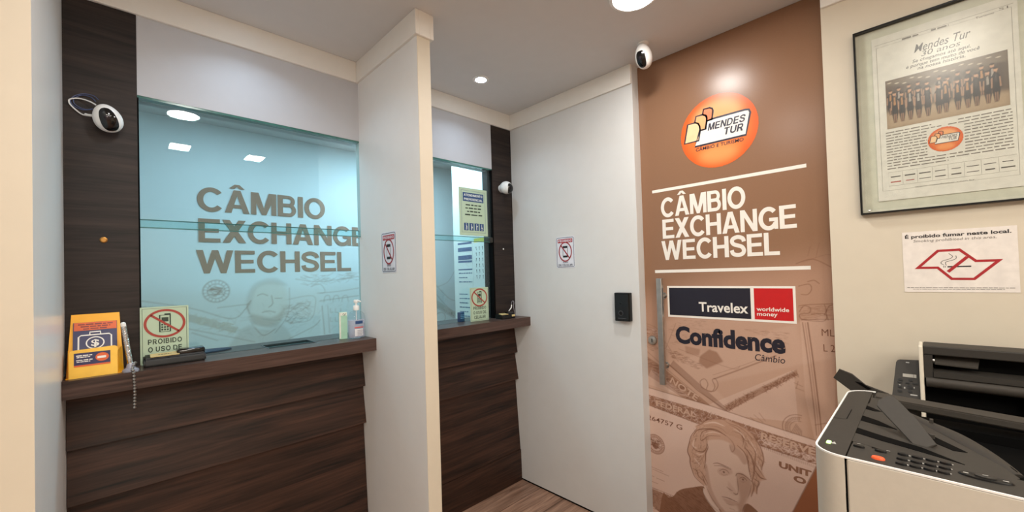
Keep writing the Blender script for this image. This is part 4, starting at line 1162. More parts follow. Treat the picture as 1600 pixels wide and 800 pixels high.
# ------------------------------------------------------------------ security cameras
def egg_camera(lab, c, look, up, a, b, base_dir, base_len, cable=False, plate=(1.0, .62, 0), fl=None):
    fl = fl or b
    c = Vector(c); fw = Vector(look).normalized(); u = Vector(up); u = (u-fw*u.dot(fw)).normalized(); r = fw.cross(u)
    bd = Vector(base_dir).normalized()
    t = thing('security_camera', lab, 'camera', c+bd*base_len)
    nu, nv = 40, 24
    def pt(th, ph, k=1.0):
        # ph: from up pole; slightly egg shaped
        x = math.sin(ph)*math.cos(th); y = math.sin(ph)*math.sin(th); z = math.cos(ph)
        e = 1-.10*z
        return c+fw*(x*fl*e*k)+r*(y*b*e*k)+u*(z*a*k)
    bm = BM(); rows = []
    for j in range(1, nv):
        rows.append([bm.verts.new(pt(2*math.pi*i/nu, math.pi*j/nv)) for i in range(nu)])
    top = bm.verts.new(pt(0, 0)); bot = bm.verts.new(pt(0, math.pi))
    for A, Bq in zip(rows, rows[1:]):
        for i in range(nu): bm.faces.new((A[i], A[(i+1) % nu], Bq[(i+1) % nu], Bq[i]))
    for i in range(nu):
        bm.faces.new((top, rows[0][(i+1) % nu], rows[0][i])); bm.faces.new((bot, rows[-1][i], rows[-1][(i+1) % nu]))
    obj('body', bm, M_WHITE, t, True)
    # dark curved window: a tall rounded patch lying on the front of the shell
    hw, hh, off = plate
    bm = BM(); g = {}; n = 20
    for i in range(-n, n+1):
        v = i/n*hh+off
        for j in range(-8, 9):
            e = max(0.0, 1-max(0, abs(i/n)*1.0)**5)
            th = j/8*hw*.62*(e**.5)
            g[i, j] = bm.verts.new(pt(th, math.pi/2-v, 1.012))
    for i in range(-n, n):
        for j in range(-8, 8): 
            try: bm.faces.new((g[i, j], g[i, j+1], g[i+1, j+1], g[i+1, j]))
            except ValueError: pass
    w = obj('lens_window', bm, M_BLACKG, t, True)
    p = pt(.05, math.pi/2-.18-off, 1.014); nrm = (p-c).normalized()
    bm = BM(); lathe(bm, [(.0085, -.002), (.0085, .001), (.006, .0018), (0, .0026)], p, nrm, 20); obj('lens', bm, mat('lens_glass', (40, 34, 40), .05, .3), w, True)
    # foot that holds the shell to its wall or ceiling
    bm = BM(); lathe(bm, [(.026, 0), (.026, .006), (.019, .010), (.015, base_len-b*.6)], c+bd*base_len, -bd, 28); obj('mount', bm, M_WHITE, t, True)
    return t
cy = YG-.060
t = egg_camera('white egg-shaped camera with looped white and blue cables on the dark wood at far left', (-.012, cy, 1.968), (.10, -1, -.42), (-.30, .0, 1), .046, .0375, (0, 1, 0), .0585, plate=(1.0, .95, -.02))
bm = BM()
def loop(pts, r): 
    b = BM(); tube(b, [Vector((x, y, z)) for x, y, z in spline(pts, 8)], r, 8); return b
Pm = Plane((0, YG-.006, 0), (1, 0, 0), (0, 0, 1))
def pw(x, y, d=0): u, v = Pm.px(x, y); return tuple(Pm.p(u, v, d))
obj('white_cable', loop([pw(150, 168, .03), pw(140, 161, .018), pw(124, 154.5, .004), pw(110, 155, .002), pw(108, 160, .002), pw(114, 168, .002), pw(128, 179, .004), pw(140, 184, .022)], .0022), M_WHITE, t, True)
obj('cable_plug', loop([pw(134, 180.5, .014), pw(138, 182.5, .02), pw(145, 185, .032)], .0042), M_WHITE, t, True)
for k, pts in enumerate(([(154, 160, .03), (146, 151, .010), (131, 147, .002), (117, 150, .002), (110, 157, .001), (116, 166, .001), (130, 172, .004), (142, 174, .02)], [(150, 163, .03), (142, 153, .008), (128, 149, .001), (116, 154, .001), (117, 163, .001), (132, 171, .003), (145, 173, .02)])):
    obj('blue_cable', loop([pw(*p) for p in pts], .0013), mat('blue_cable_sheath', (76, 88, 128), .45), t, True)
egg_camera('white egg-shaped camera on the dark wood strip of the right-hand booth, turned towards the room', tuple(ony(791, 293, YG-.052)), (.05, -.93, -.34), (-.25, .1, 1), .041, .040, (0, 1, .0), .0505, plate=(1.0, .95, 0), fl=.050)
egg_camera('white egg-shaped camera hanging from the ceiling above the brown printed door', (1.83, .926, 2.424), (-1, -.03, -.45), (0, 0, 1), .058, .039, (0, 0, 1), .0635, plate=(.95, .75, -.25))

# small fixings on the wooden uprights
bm = BM(); lathe(bm, [(.010, 0), (.010, .003), (.0065, .004), (.0065, .002), (0, .002)], (-.026, YG-.001, 1.558), (0, -1, 0), 24)
tag(obj('cover_cap', bm, M_BRASS, None, True), 'small brass ring cap on the dark wood below the left camera', 'cap')
bm = BM(); lathe(bm, [(.005, 0), (.005, .002), (0, .003)], (1.87, YG-.001, 1.565), (0, -1, 0), 20)
tag(obj('cover_cap', bm, M_WHITE, None, True), 'tiny white cap on the dark wood strip below the right booth camera', 'cap')
bm = BM()

# ------------------------------------------------------------------ signs at the windows
def stand_sign(u0, u1, v0, v1, y, lab, lines, tilt=0.0):
    P = Plane((0, y, v0), (1, 0, 0), (0, tilt, 1))
    h = v1-v0; w = u1-u0; cu = (u0+u1)/2
    t = thing('no_phone_stand_sign', lab, 'sign', (cu, y, v0))
    bm = BM(); slabrect(bm, P, u0, u1, 0.0005, h, -.0035, .0, .002); obj('acrylic_sheet', bm, M_LUM, t)
    b = BM(); band(b, P, [(u0+.006, .006), (u1-.006, .006), (u1-.006, h-.006), (u0+.006, h-.006)], .0014, .0006, 0, True)
    cc = h*.70; r = min(w*.36, h*.26)
    for k, (s, f, hh) in enumerate(lines): blockc(b, P, s, cu, h*(.345-k*.135), w*f, h*hh, d=.0006, gap=.16, light=.95)
    # handset
    a, q = r*.30, r*.62
    band(b, P, [(cu-a, cc-q), (cu+a, cc-q), (cu+a, cc+q), (cu-a, cc+q)], r*.09, .0006, 0, True)
    rect(b, P, cu-a*.1, cu+a*1.1, cc+q, cc+q*1.18, .0006)
    rect(b, P, cu-a*.66, cu+a*.66, cc+q*.2, cc+q*.72, .0006)
    for i in range(3):
        for j in range(3): rect(b, P, cu-a*.72+i*a*.52, cu-a*.72+i*a*.52+a*.38, cc-q*.85+j*q*.3, cc-q*.85+j*q*.3+q*.2, .0006)
    obj('sign_print', b, M_DKGREEN, t)
    b = BM(); ring(b, P, cu, cc, r*1.12, r*.98, r*.16, .0009); band(b, P, [(cu-r*.80, cc+r*.66), (cu+r*.80, cc-r*.66)], r*.15, .0009)
    obj('ban_ring', b, mat('brick_red_ink', (164, 62, 52), .45), t)
    return t
LN = (('PROIBIDO', .70, .088), ('O USO DE', .70, .088), ('CELULAR', .62, .088))
stand_sign(.0635, .2005, ZT, 1.3165, 1.978, 'pale green phone ban sign standing on the left counter behind the black pen tray', LN)
stand_sign(1.5585, 1.706, ZT, 1.318, 1.972, 'pale green phone ban sign standing on the right-hand counter against the glass', LN)
def priority_sign():
    u0, u1, v0, v1 = 1.512, 1.738, 1.644, 1.942
    P = Plane((0, YG+.003, 0), (1, 0, 0), (0, 0, 1)); D = .0022
    t = thing('priority_service_sign', 'pale green priority service sign with four white pictograms stuck on the upper right-hand window', 'sign', P.p((u0+u1)/2, v0, 0))
    bm = BM(); slabrect(bm, P, u0, u1, v0, v1, .0, .0015, .003); obj('plate', bm, M_LUM, t)
    b = BM(); band(b, P, [(u0+.018, v0+.020), (u1-.018, v0+.020), (u1-.018, v1-.018), (u0+.018, v1-.018)], .002, D, 0, True)
    rect(b, P, u0+.030, u1-.030, v1-.085, v1-.030, D)
    cu = (u0+u1)/2; sw = .034
    for k in range(4): u = u0+.034+k*.0415; rect(b, P, u, u+sw, v0+.032, v0+.078, D)
    obj('blue_print', b, M_BLUEINK, t)
    b = BM(); blockc(b, P, 'ATENDIMENTO', cu, v1-.052, .148, .014, d=D+.0005, gap=.12); blockc(b, P, 'PREFERENCIAL', cu, v1-.078, .148, .014, d=D+.0005, gap=.12)
    obj('header_lettering', b, mat('sign_white', (226, 234, 226), .4), t)
    for k in range(4):
        b = BM(); u = u0+.034+k*.0415+sw/2; v = v0+.032
        disc(b, P, u, v+.039, .003, .003, D+.0005, 14)
        band(b, P, spline([(u, v+.034), (u+(.002 if k == 0 else 0), v+.022), (u-.001, v+.014)], 3), .0055 if k < 3 else .004, D+.0005)
        if k == 0: band(b, P, [(u+.008, v+.022), (u+.009, v+.006)], .0015, D+.0005); band(b, P, [(u, v+.030), (u+.008, v+.022)], .002, D+.0005)
        if k == 1: disc(b, P, u+.004, v+.020, .005, .006, D+.0005, 16)
        if k == 2: disc(b, P, u+.006, v+.027, .0035, .0035, D+.0005, 14)
        if k == 3: ring(b, P, u+.001, v+.011, .007, .007, .002, D+.0005, 20); band(b, P, [(u, v+.022), (u+.007, v+.021), (u+.010, v+.008)], .003, D+.0005)
        else:
            band(b, P, [(u-.0015, v+.015), (u-.003, v+.004)], .0028, D+.0005); band(b, P, [(u+.0015, v+.015), (u+.003, v+.004)], .0028, D+.0005)
        obj('pictogram', b, mat('sign_white', (226, 234, 226), .4), t)
    b = BM()
    for k, f in enumerate((.125, .13, .105, .138)): tiny_lines(b, P, cu-f/2, cu+f/2, v1-.110-k*.0205, .0085, 30+k, D, words=3)
    obj('lettering', b, M_DKGREEN, t)
priority_sign()
# papers on the office side wall
PS = Plane((2.06, 0, 0), (0, -1, 0), (0, 0, 1))
def wall_paper(lab, pts, kind):
    (a0, b1), (a1, _), (_, b0) = [PS.px(*p) for p in pts]
    t = thing('posted_sheet', lab, 'notice', PS.p((a0+a1)/2, b0, 0))
    bm = BM(); slabrect(bm, PS, a0, a1, b0, b1, .0006, .0014); obj('sheet', bm, M_PAPER, t)
    w, h = a1-a0, b1-b0; D = .0019
    b = BM()
    if kind == 'text':
        for f0, f1 in ((.035, .06), (.10, .15), (.20, .255), (.265, .29), (.37, .385)): rect(b, PS, a0+w*.04, a1-w*.04, b1-h*f1, b1-h*f0, D); obj('print_band', b, mat('slate_print', (84, 96, 128), .5), t); b = BM()
        for k in range(9): tiny_lines(b, PS, a0+w*.06, a1-w*(.06+.3*(k % 2)), b1-h*(.43+.055*k+(.1 if k > 2 else 0)), h*.014, k, D, words=6); obj('print_line', b, mat('slate_print', (84, 96, 128), .5), t); b = BM()
        b.free()
    else:
        rect(b, PS, a0, a1, b1-h*.10, b1, D); obj('yellow_header', b, mat('yellow_print', (228, 190, 70), .5), t)
        r = random.Random(2)
        for i in range(3):
            b = BM()
            for j in range(6):
                u = a0+w*(.2+.3*i); v = b1-h*(.22+.14*j)
                disc(b, PS, u, v, w*.035, w*.045, D, 10); band(b, PS, [(u, v-.004), (u+w*r.uniform(-.04, .04), v-h*.07)], w*.035, D)
            obj('figure_column', b, M_INK, t)
wall_paper('white printed sheet with dark bands on the office wall, below the priority sign', [(714.5, 376), (738, 376), (715, 497)], 'text')
wall_paper('narrow sheet with yellow header and rows of figures, right of the banded sheet', [(740.5, 373), (757, 372), (741, 436)], 'rows')

# ------------------------------------------------------------------ things on the counters
def brochure_holder():
    t = thing('leaflet_holder', 'yellow card leaflet holder with a white suitcase symbol, at the left end of the counter', 'leaflet holder', (-.048, 1.925, ZT))
    y0 = 1.885; dz = .208; lean = .075
    P = Plane((0, y0+.035, ZT), (1, 0, 0), (0, lean/dz, 1))
    Q = Plane((0, y0, ZT), (1, 0, 0), (0, .10, 1))
    bm = BM(); prism(bm, [P.p(*p, 0) for p in ((-.113, .0), (.020, .0), (.011, dz), (-.104, dz))], P.N*-.003); obj('back_card', bm, M_YELLOW, t)
    bm = BM(); pts = [(-.113, .0), (.0195, .0)]+[(.0175-.010+.010*math.cos(a), .085+.010*math.sin(a)) for a in np.linspace(0, 1.57, 6)]+[(-.101+.010*math.cos(a), .085+.010*math.sin(a)) for a in np.linspace(1.57, 3.14, 6)]
    pts = [(-.106, .0), (.006, .0)]+[(-.004+.010*math.cos(a), .082+.010*math.sin(a)) for a in np.linspace(0, 1.57, 6)]+[(-.095+.010*math.cos(a), .078+.010*math.sin(a)) for a in np.linspace(1.57, 3.14, 6)]
    prism(bm, [Q.p(*p, 0) for p in pts], Q.N*-.002); obj('pocket', bm, mat('pale_yellow_pocket', (252, 196, 70), .4), t)
    bm = BM()
    for s, x in ((-1, -.106), (1, .006)):
        x2 = -.113 if s < 0 else .020
        prism(bm, [Q.p(x, 0), P.p(x2, 0, .0002), P.p(x2+(.003 if s < 0 else -.003), .088, .0002), Q.p(x, .075)], (.0012*-s, 0, 0))
    box(bm, -.112, .019, y0+.001, y0+.036, ZT, ZT+.0015)
    obj('side_card', bm, M_YELLOW, t)
    leaf = BM(); slabrect(leaf, P, -.099, .0045, .012, .178, .002, .004); lf = obj('leaflet', leaf, mat('leaflet_navy', (36, 36, 84), .35), t)
    b = BM(); rect(b, P, -.097, .0035, .150, .1775, .0046); obj('orange_band', b, M_ORANGE, lf)
    b = BM()
    tiny_lines(b, P, -.088, -.006, .1685, .0042, 5, .0050, words=5); tiny_lines(b, P, -.082, -.012, .1610, .0042, 6, .0050, words=4); tiny_lines(b, P, -.076, -.018, .1535, .0042, 7, .0050, words=3)
    obj('small_lettering', b, mat('dark_red_print', (120, 40, 40), .4), lf)
    b = BM(); c = -.048
    band(b, P, [(c-.0385, .060), (c-.0385, .128), (c-.033, .1335), (c+.033, .1335), (c+.0385, .128), (c+.0385, .060)], .0038, .0046)
    band(b, P, [(c-.0125, .1335), (c-.0125, .1435), (c+.0125, .1435), (c+.0125, .1335)], .0036, .0046)
    ring(b, P, c, .106, .0205, .0195, .0032, .0046)
    text(b, P, '$', (c-.0095, .0945), (c+.0095, .0945), .0225, bold=.022, d=.0046)
    obj('suitcase_symbol', b, M_WHITEINK, lf)
    card = BM(); rect(card, Q, -.094, -.012, .040, .078, .0008); cd = obj('pocket_label', card, mat('leaflet_navy', (36, 36, 84), .35), t)
    b = BM(); rect(b, Q, -.094, -.012, .035, .040, .0008); obj('orange_band', b, M_ORANGE, cd)
    b = BM()
    for v in (.068, .054): tiny_lines(b, Q, -.089, -.053, v, .0035, int(v*1000), .0012, words=3); tiny_lines(b, Q, -.088, -.058, v-.005, .0032, int(v*900), .0012, words=4)
    obj('small_lettering', b, M_WHITEINK, cd)
    b = BM(); disc(b, Q, -.031, .060, .0155, .0135, .0012); ob = obj('orange_mark', b, M_ORANGE, cd)
    b = BM(); rect(b, Q, -.042, -.022, .056, .063, .0016); obj('mark_panel', b, M_WHITEINK, ob)
brochure_holder()
def chain(bm, pts, r):
    """links strung along a path"""
    P = [Vector(p) for p in spline(pts, 14)]; acc = 0; last = P[0]; step = r*2.05; k = 0
    for a, b in zip(P, P[1:]):
        seg = (b-a).length; d = step-acc
        while d <= seg:
            c = a+(b-a)*(d/seg); bmesh.ops.create_icosphere(bm, subdivisions=1, radius=r, matrix=Matrix.Translation(c)); d += step; k += 1
        acc = seg-(d-step)
    return bm
def chained_pen():
    t = thing('chained_pen', 'silver twisted pen in a clear foot with a bead chain hanging over the counter edge', 'pen', (.034, 1.885, ZT))
    a = Vector((.036, 1.888, ZT+.018)); b = Vector((.020, 1.888, 1.262))
    bm = BM(); tube(bm, [a, b], .0062, 10)
    ax = (b-a).normalized(); u = ax.orthogonal().normalized(); v = ax.cross(u)
    for ph in (0, math.pi):
        tube(bm, [a+ax*(s*(b-a).length)+(u*math.cos(s*70+ph)+v*math.sin(s*70+ph))*.0060 for s in np.linspace(0, 1, 160)], .0018, 6)
    obj('pen_barrel', bm, M_CHROME, t, True)
    bm = BM(); lathe(bm, [(.0068, 0), (.0068, .010), (.003, .014), (0, .014)], b, ax, 16); obj('pen_cap', bm, M_WHITE, t, True)
    bm = BM(); lathe(bm, [(.022, 0), (.021, .006), (.012, .012), (.009, .026), (.0, .026)], (.036, 1.888, ZT), (0, 0, 1), 24); obj('foot', bm, mat('frosted_plastic', (214, 216, 236), .2, trans=.6), t, True)
    bm = BM(); chain(bm, [(.050, 1.905, ZT+.020), (.046, 1.885, ZT+.026), (.040, 1.868, ZT+.008), (.042, 1.853, ZT+.006), (.043, 1.848, 1.10), (.045, 1.848, 1.05), (.044, 1.846, .99)], .0050)
    tube(bm, [(.036, 1.888, ZT+.014), (.050, 1.905, ZT+.020)], .0015, 6)
    obj('bead_chain', bm, M_STEEL, t, True)
chained_pen()
def pen_tray(x0, x1, y, h, lab, flip=False):
    t = thing('counter_pen_tray', lab, 'pen tray', ((x0+x1)/2, y, ZT))
    L = x1-x0; d = .034
    bm = BM(); prof = [(y-d, ZT), (y+d, ZT), (y+d, ZT+h*.72), (y+d*.3, ZT+h*.8), (y-d*.75, ZT+h*.62), (y-d*1.02, ZT+h*.30)]
    prism(bm, [(x0, a, b) for a, b in prof], (L, 0, 0)); bmesh.ops.bevel(bm, geom=bm.edges[:], offset=.005, segments=2, affect='EDGES'); obj('base', bm, M_BLACK, t, True)
    f = lambda q: x0+q*L if not flip else x0+q*L
    bm = BM(); box(bm, f(.52), f(1.0), y-d*.5, y+d*.9, ZT+h*.52, ZT+h, .008, 3); obj('raised_clip', bm, M_BLACKG, t, True)
    P = Plane((0, y-d*.70, ZT+h*.66), (1, 0, 0), (0, .92, .16))
    bm = BM(); slabrect(bm, P, f(.10), f(.56), .0, .036, .0, .0022, .003); cd = obj('brass_card', bm, mat('pale_gold_card', (206, 184, 128), .35), t)
    b = BM(); tiny_lines(b, P, f(.22), f(.44), .015, .006, 3, .0026, words=4); obj('card_lettering', b, M_INK, cd)
    return t
pen_tray(.070, .243, 1.934, .050, 'long black pen tray with a pale gold card in front of the left green sign')
t = pen_tray(1.745, 1.868, 1.925, .040, 'black pen tray with a pale card at the right end of the right-hand counter')
bm = BM(); box(bm, 1.832, 1.858, 1.888, 1.893, ZT+.012, ZT+.024, .001, 1); obj('gold_clip', bm, mat('pale_gold_card', (206, 184, 128), .35), t)
def white_pen():
    t = thing('corded_white_pen', 'thin white pen standing upright with a looping cord beside the right-hand black tray', 'pen', (1.876, 1.945, ZT))
    bm = BM(); tube(bm, [(1.862, 1.952, ZT+.040), (1.887, 1.952, 1.172)], .0038, 10, radii=[.0022, .004]); lathe(bm, [(.0038, 0), (.0038, .016), (.002, .020), (0, .020)], (1.887, 1.952, 1.172), (.22, 0, 1), 12); obj('pen_barrel', bm, M_WHITE, t, True)
    bm = BM(); tube(bm, spline([(1.889, 1.952, 1.192), (1.893, 1.95, 1.212), (1.903, 1.948, 1.216), (1.907, 1.946, 1.204), (1.901, 1.944, 1.18), (1.905, 1.94, 1.14), (1.91, 1.938, ZT+.002)], 8), .0016, 6); obj('pen_cord', bm, mat('grey_cord', (150, 150, 158), .4), t, True)
    bm = BM(); lathe(bm, [(.010, 0), (.010, .004), (.005, .006), (.004, .042), (0, .042)], (1.861, 1.952, ZT), (0, 0, 1), 16); obj('pen_foot', bm, M_BLACK, t, True)
white_pen()
def sanitizer():
    x, y = .838, 1.950
    t = thing('sanitizer_bottle', 'clear pump bottle of hand gel at the right end of the left counter', 'bottle', (x, y, ZT))
    def ov(prof, n=32, rx=1.15, ry=.72):
        bm = BM(); lathe(bm, prof, (x, y, ZT), (0, 0, 1), n)
        for v in bm.verts: v.co.x = x+(v.co.x-x)*rx; v.co.y = y+(v.co.y-y)*ry
        return bm
    body = [(.030, .0005), (.0355, .004), (.0365, .015), (.0365, .100), (.034, .113), (.026, .124), (.013, .131), (.012, .140)]
    obj('bottle_shell', ov(body), pane_glass('clear_bottle', (.93, .95, .965), 1.45), t, True)
    obj('gel', ov([(.0, .004), (.033, .005), (.0348, .016), (.0348, .088), (.0, .088)]), mat('clear_gel', (214, 206, 224), .25, alpha=.38), t, True)
    bm = BM(); lathe(bm, [(.0135, .134), (.0142, .136), (.0142, .154), (.012, .157), (.0055, .158), (.0050, .170), (.0, .170)], (x, y, ZT), (0, 0, 1), 24); obj('pump_collar', bm, M_WHITE, t, True)
    bm = BM(); lathe(bm, [(.0, .170), (.010, .170), (.0115, .173), (.0115, .182), (.009, .185), (0, .185)], (x, y, ZT), (0, 0, 1), 24)
    tube(bm, spline([(x, y, ZT+.179), (x+.006, y-.012, ZT+.180), (x+.011, y-.024, ZT+.176)], 4), .0042, 10); obj('pump_head', bm, M_WHITE, t, True)
    bm = BM(); tube(bm, [(x, y, ZT+.008), (x, y, ZT+.136)], .0024, 8); obj('dip_tube', bm, M_WHITE, t, True)
    # label wrapped on the front of the shell
    lab = BM(); lb = BM(); rd = BM(); bl = BM()
    def patch(b, a0, a1, z0, z1, k):
        n = 10; A = [[b.verts.new((x+math.cos(math.radians(a0+(a1-a0)*i/n))*.0368*1.15*k, y+math.sin(math.radians(a0+(a1-a0)*i/n))*.0368*.72*k, ZT+z)) for i in range(n+1)] for z in (z0, z1)]
        for i in range(n): b.faces.new((A[0][i], A[0][i+1], A[1][i+1], A[1][i]))
    patch(bl, -112, -62, .070, .084, 1.02); o = obj('blue_label', bl, M_BLUEINK, t)
    patch(rd, -118, -58, .050, .056, 1.02); obj('red_label', rd, mat('label_red', (206, 96, 96), .4), t)
    patch(lb, -116, -60, .012, .046, 1.012); obj('white_label', lb, mat('label_white', (226, 226, 230), .4), t)
    b = BM(); 
    for k in range(4): patch(b, -100, -66+3*(k % 2), .016+.007*k, .0185+.007*k, 1.024)
    obj('label_print', b, mat('label_grey', (130, 132, 150), .4), t)
sanitizer()
def carton():
    t = thing('green_carton', 'slim pale green carton standing behind the gel bottle against the glass', 'carton', (.782, 1.978, ZT))
    bm = BM(); a = [(.764, 1.972), (.798, 1.962), (.804, 1.987), (.770, 1.993)]
    v0 = [bm.verts.new((p, q, ZT+.0005)) for p, q in a]; v1 = [bm.verts.new((p+(.004 if i in (0, 3) else -.004)*0, q, ZT+.128)) for i, (p, q) in enumerate(a)]
    bm.faces.new(v0[::-1]); bm.faces.new(v1)
    for i in range(4): bm.faces.new((v0[i], v0[(i+1) % 4], v1[(i+1) % 4], v1[i]))
    obj('box', bm, mat('mint_card', (168, 214, 190), .4), t)
    P = Plane((.764, 1.972, ZT), (.034, -.010, 0), (0, 0, 1))
    b = BM(); rect(b, P, .0005, .007, .004, .126, .0006); rect(b, P, .0005, .035, .112, .1275, .0006); obj('white_panel', b, mat('card_white', (232, 236, 226), .4), t)
    b = BM(); band(b, P, spline([(.016, .116), (.020, .122), (.026, .116), (.030, .123)], 4), .002, .001); band(b, P, [(.018, .113), (.028, .113)], .002, .001); obj('leaf_symbol', b, mat('leaf_green', (60, 104, 80), .4), t)
carton()
# small blue box behind the right-hand sign and the mouse mat behind the left glass
bm = BM(); box(bm, 1.520, 1.556, 2.030, 2.056, ZT, ZT+.058, .001, 1)
t = thing('small_blue_box', 'small dark blue box on the counter left of the right-hand green sign', 'box', (1.538, 2.043, ZT))
obj('carton_body', bm, mat('deep_blue_card', (30, 52, 104), .4), t)
P = Plane((0, 2.030, ZT), (1, 0, 0), (0, 0, 1)); b = BM()
for v in (.040, .030, .020): tiny_lines(b, P, 1.525, 1.551, v, .004, int(v*1e3), .0005, words=2)
obj('print', b, mat('pale_blue_print', (150, 176, 210), .4), t)
bm = BM(); pts = [(.20+.16*math.cos(a), 2.125+.06*math.sin(a), ZT+.0005) for a in np.linspace(0, 2*math.pi, 40, endpoint=False)]
prism(bm, pts, (0, 0, .005)); tag(obj('mouse_mat', bm, mat('dark_blue_cloth', (28, 46, 70), .8)), 'dark blue oval mat lying on the counter behind the left window', 'mat')
# ------------------------------------------------------------------ printers on the low cabinet by the right wall
t = thing('printer_cabinet', 'low white cabinet under the printers beside the right wall', 'cabinet', (1.44, -.22, 0))
bm = B(.93, 1.955, -.60, .152, .69, .72, .002, 1); obj('cabinet_top', bm, M_OFFW, t)
bm = B(.96, 1.95, -.58, .135, .05, .689); obj('carcass', bm, M_OFFW, t)
bm = B(.99, 1.94, -.56, .12, .0, .05); obj('plinth', bm, M_GREY, t)
for y0, y1 in ((-.575, -.225), (-.220, .130)):
    d_ = obj('door', B(.944, .959, y0, y1, .06, .68, .002, 1), M_OFFW, t)
    obj('door_knob', lathe(BM(), [(.005, 0), (.005, .012), (.010, .018), (.010, .022), (0, .024)], (.944, -.20 if y0 > -.3 else -.25, .56), (-1, 0, 0), 16), M_STEEL, d_, True)

ZP = 1.050
def front_printer():
    t = thing('laser_printer', 'off-white laser printer with dark sloping output tray and keypad along its front edge', 'printer', (1.20, -.05, .72))
    R = .045; y1, x0, x1, y0 = .168, .940, 1.470, -.30
    def outline(inset=0.0, z=ZP, ylim=None):
        a = inset; r = R-a; p = []
        cy, cx = y1-R, x0+R
        p += [(cx+r*math.cos(q), cy+r*math.sin(q)) for q in np.linspace(math.pi, math.pi/2, 10)]
        rb = .055-a; bx, by = x1-.055, y1-.055
        p += [(bx+rb*math.cos(q), by+rb*math.sin(q)) for q in np.linspace(math.pi/2, 0, 8)]
        p += [(x1-a, y0+a), (x0+a, y0+a)]
        return p
    o = outline()
    yb = .118
    # body: left cover with the rounded corner, front cover, a thin dark gap between them
    left = [q for q in o if q[1] > yb]
    lf = [(x0+.0, yb+.0016)]+[q for q in o if q[1] > yb+.002][0:]
    lf = [q for q in lf if not (q[1] < yb+.0016)]
    lf.append((x1, yb+.0016))
    bm = BM(); prism(bm, [(x, y, .7205) for x, y in lf], (0, 0, ZP-.0015-.7205)); obj('left_cover', bm, M_OFFW, t, True)
    bm = BM(); box(bm, x0, x0+.03, y0, yb-.0016, .7205, ZP-.0015, .002, 1); obj('front_cover', bm, M_OFFW, t)
    bm = BM(); box(bm, x0+.006, x0+.03, yb-.0015, yb+.0015, .7205, ZP-.004); box(bm, x0+.031, x1, y0, yb-.0016, .7205, .955); obj('inner_body', bm, M_DEEP, t)
    bm = BM(); box(bm, x0+.002, x0+.004, yb-.0014, yb+.0014, .955, .985); obj('cover_latch', bm, M_DEEP, t)
    # raised pale rim round the top
    bm = BM(); rim = [q for q in o[:18]]
    rim = [(x0, y0)]+rim
    ins = [(x0+.0032, y0)]+outline(.0032)[:18]
    n = len(rim); zz = (ZP-.0015, ZP+.0015)
    vs = [[bm.verts.new((*p, z)) for p in L] for L in (rim, ins) for z in zz]
    for i in range(n-1):
        bm.faces.new((vs[1][i], vs[1][i+1], vs[3][i+1], vs[3][i])); bm.faces.new((vs[0][i], vs[0][i+1], vs[1][i+1], vs[1][i])); bm.faces.new((vs[3][i], vs[3][i+1], vs[2][i+1], vs[2][i]))
    obj('pale_rim', bm, M_WHITE, t)
    # dark top: left strip, control strip
    tp = outline(.0034); ls = [q for q in tp[:18] if q[1] > yb+.0008]
    ls = [(x0+.0034, yb+.0012)]+ls+[(x1-.0034, yb+.0012)]
    bm = BM(); prism(bm, [(x, y, ZP-.006) for x, y in ls], (0, 0, .006)); st = obj('left_top_strip', bm, M_GREY, t)
    b = BM(); P = Plane((0, 0, ZP), (0, -1, 0), (1, 0, 0))   # top face: u to the right of the photo, v towards the wall
    A = lambda x, y: P.px(x, y)
    q = [A(1303, 655), A(1311, 643), A(1334, 625.5), A(1331, 640), A(1325, 652)]
    band(b, P, [A(1303.5, 653), A(1323, 654.5), A(1331, 640)], .0016, .0004); obj('panel_seam', b, M_DEEP, st)
    b = BM(); c = A(1295, 691); slabrect(b, P, c[0]-.0035, c[0]+.0035, c[1]-.008, c[1]+.008, .0, .0012, .003); obj('status_lamp', b, emit('green_led', (.45, 1, .05), 2.2), st, label='lit green status lamp')
    b = BM(); c = A(1302.5, 692); poly(b, P, [(c[0]-.005, c[1]-.006), (c[0]+.005, c[1]-.006), (c[0]+.001, c[1]+.007)], .0006); obj('status_mark', b, mat('pale_grey_ink', (170, 168, 164), .5), st)
    xk = 1.020   # front edge of the tray
    bm = BM(); prism(bm, [(x0+.0034, y0+.002, ZP-.008), (x0+.0034, yb-.0012, ZP-.008), (xk, yb-.0012, ZP-.008), (xk, y0+.002, ZP-.008)], (0, 0, .008)); obj('control_strip', bm, M_GREY, t)
    # output tray: a smooth floor with dark wedges painted as step shade, falling to the dark exit
    yL = .088; zf = ZP-.0012
    def flat(pts, z): return [onz(x, y, z) for x, y in pts]
    fl = flat([(1351, 630), (1322, 686), (1370, 700), (1440, 724), (1505, 742), (1580, 757), (1594, 748), (1545, 715), (1495, 685), (1450, 665), (1415, 648), (1396, 634)], zf)
    fl = [Vector((max(p.x, xk-.01), p.y, p.z)) for p in fl]
    bm = BM(); prism(bm, fl, (0, 0, -.010)); obj('tray_floor', bm, M_GREY, t)
    for pts in ([(1334, 666), (1335, 675), (1380, 689), (1440, 706), (1508, 726), (1440, 699), (1380, 681)],
                [(1343.5, 647.5), (1344, 656), (1372, 664), (1402, 671), (1372, 657)],
                [(1352.5, 632.5), (1353, 638.5), (1366, 642), (1378, 643)],
                [(1416, 657), (1434, 669), (1470, 687), (1512, 707), (1490, 704), (1452, 688), (1430, 676)],
                [(1430, 652), (1470, 668), (1520, 692), (1560, 714), (1590, 737), (1555, 716), (1516, 698), (1470, 674)]):
        bm = BM(); prism(bm, flat(pts, zf+.0008), (0, 0, -.004)); obj('tray_step_shade', bm, M_DEEP, t)
    bm = BM(); box(bm, xk+.002, 1.404, y0+.002, yL-.001, .956, .985); obj('tray_well', bm, M_DEEP, t)
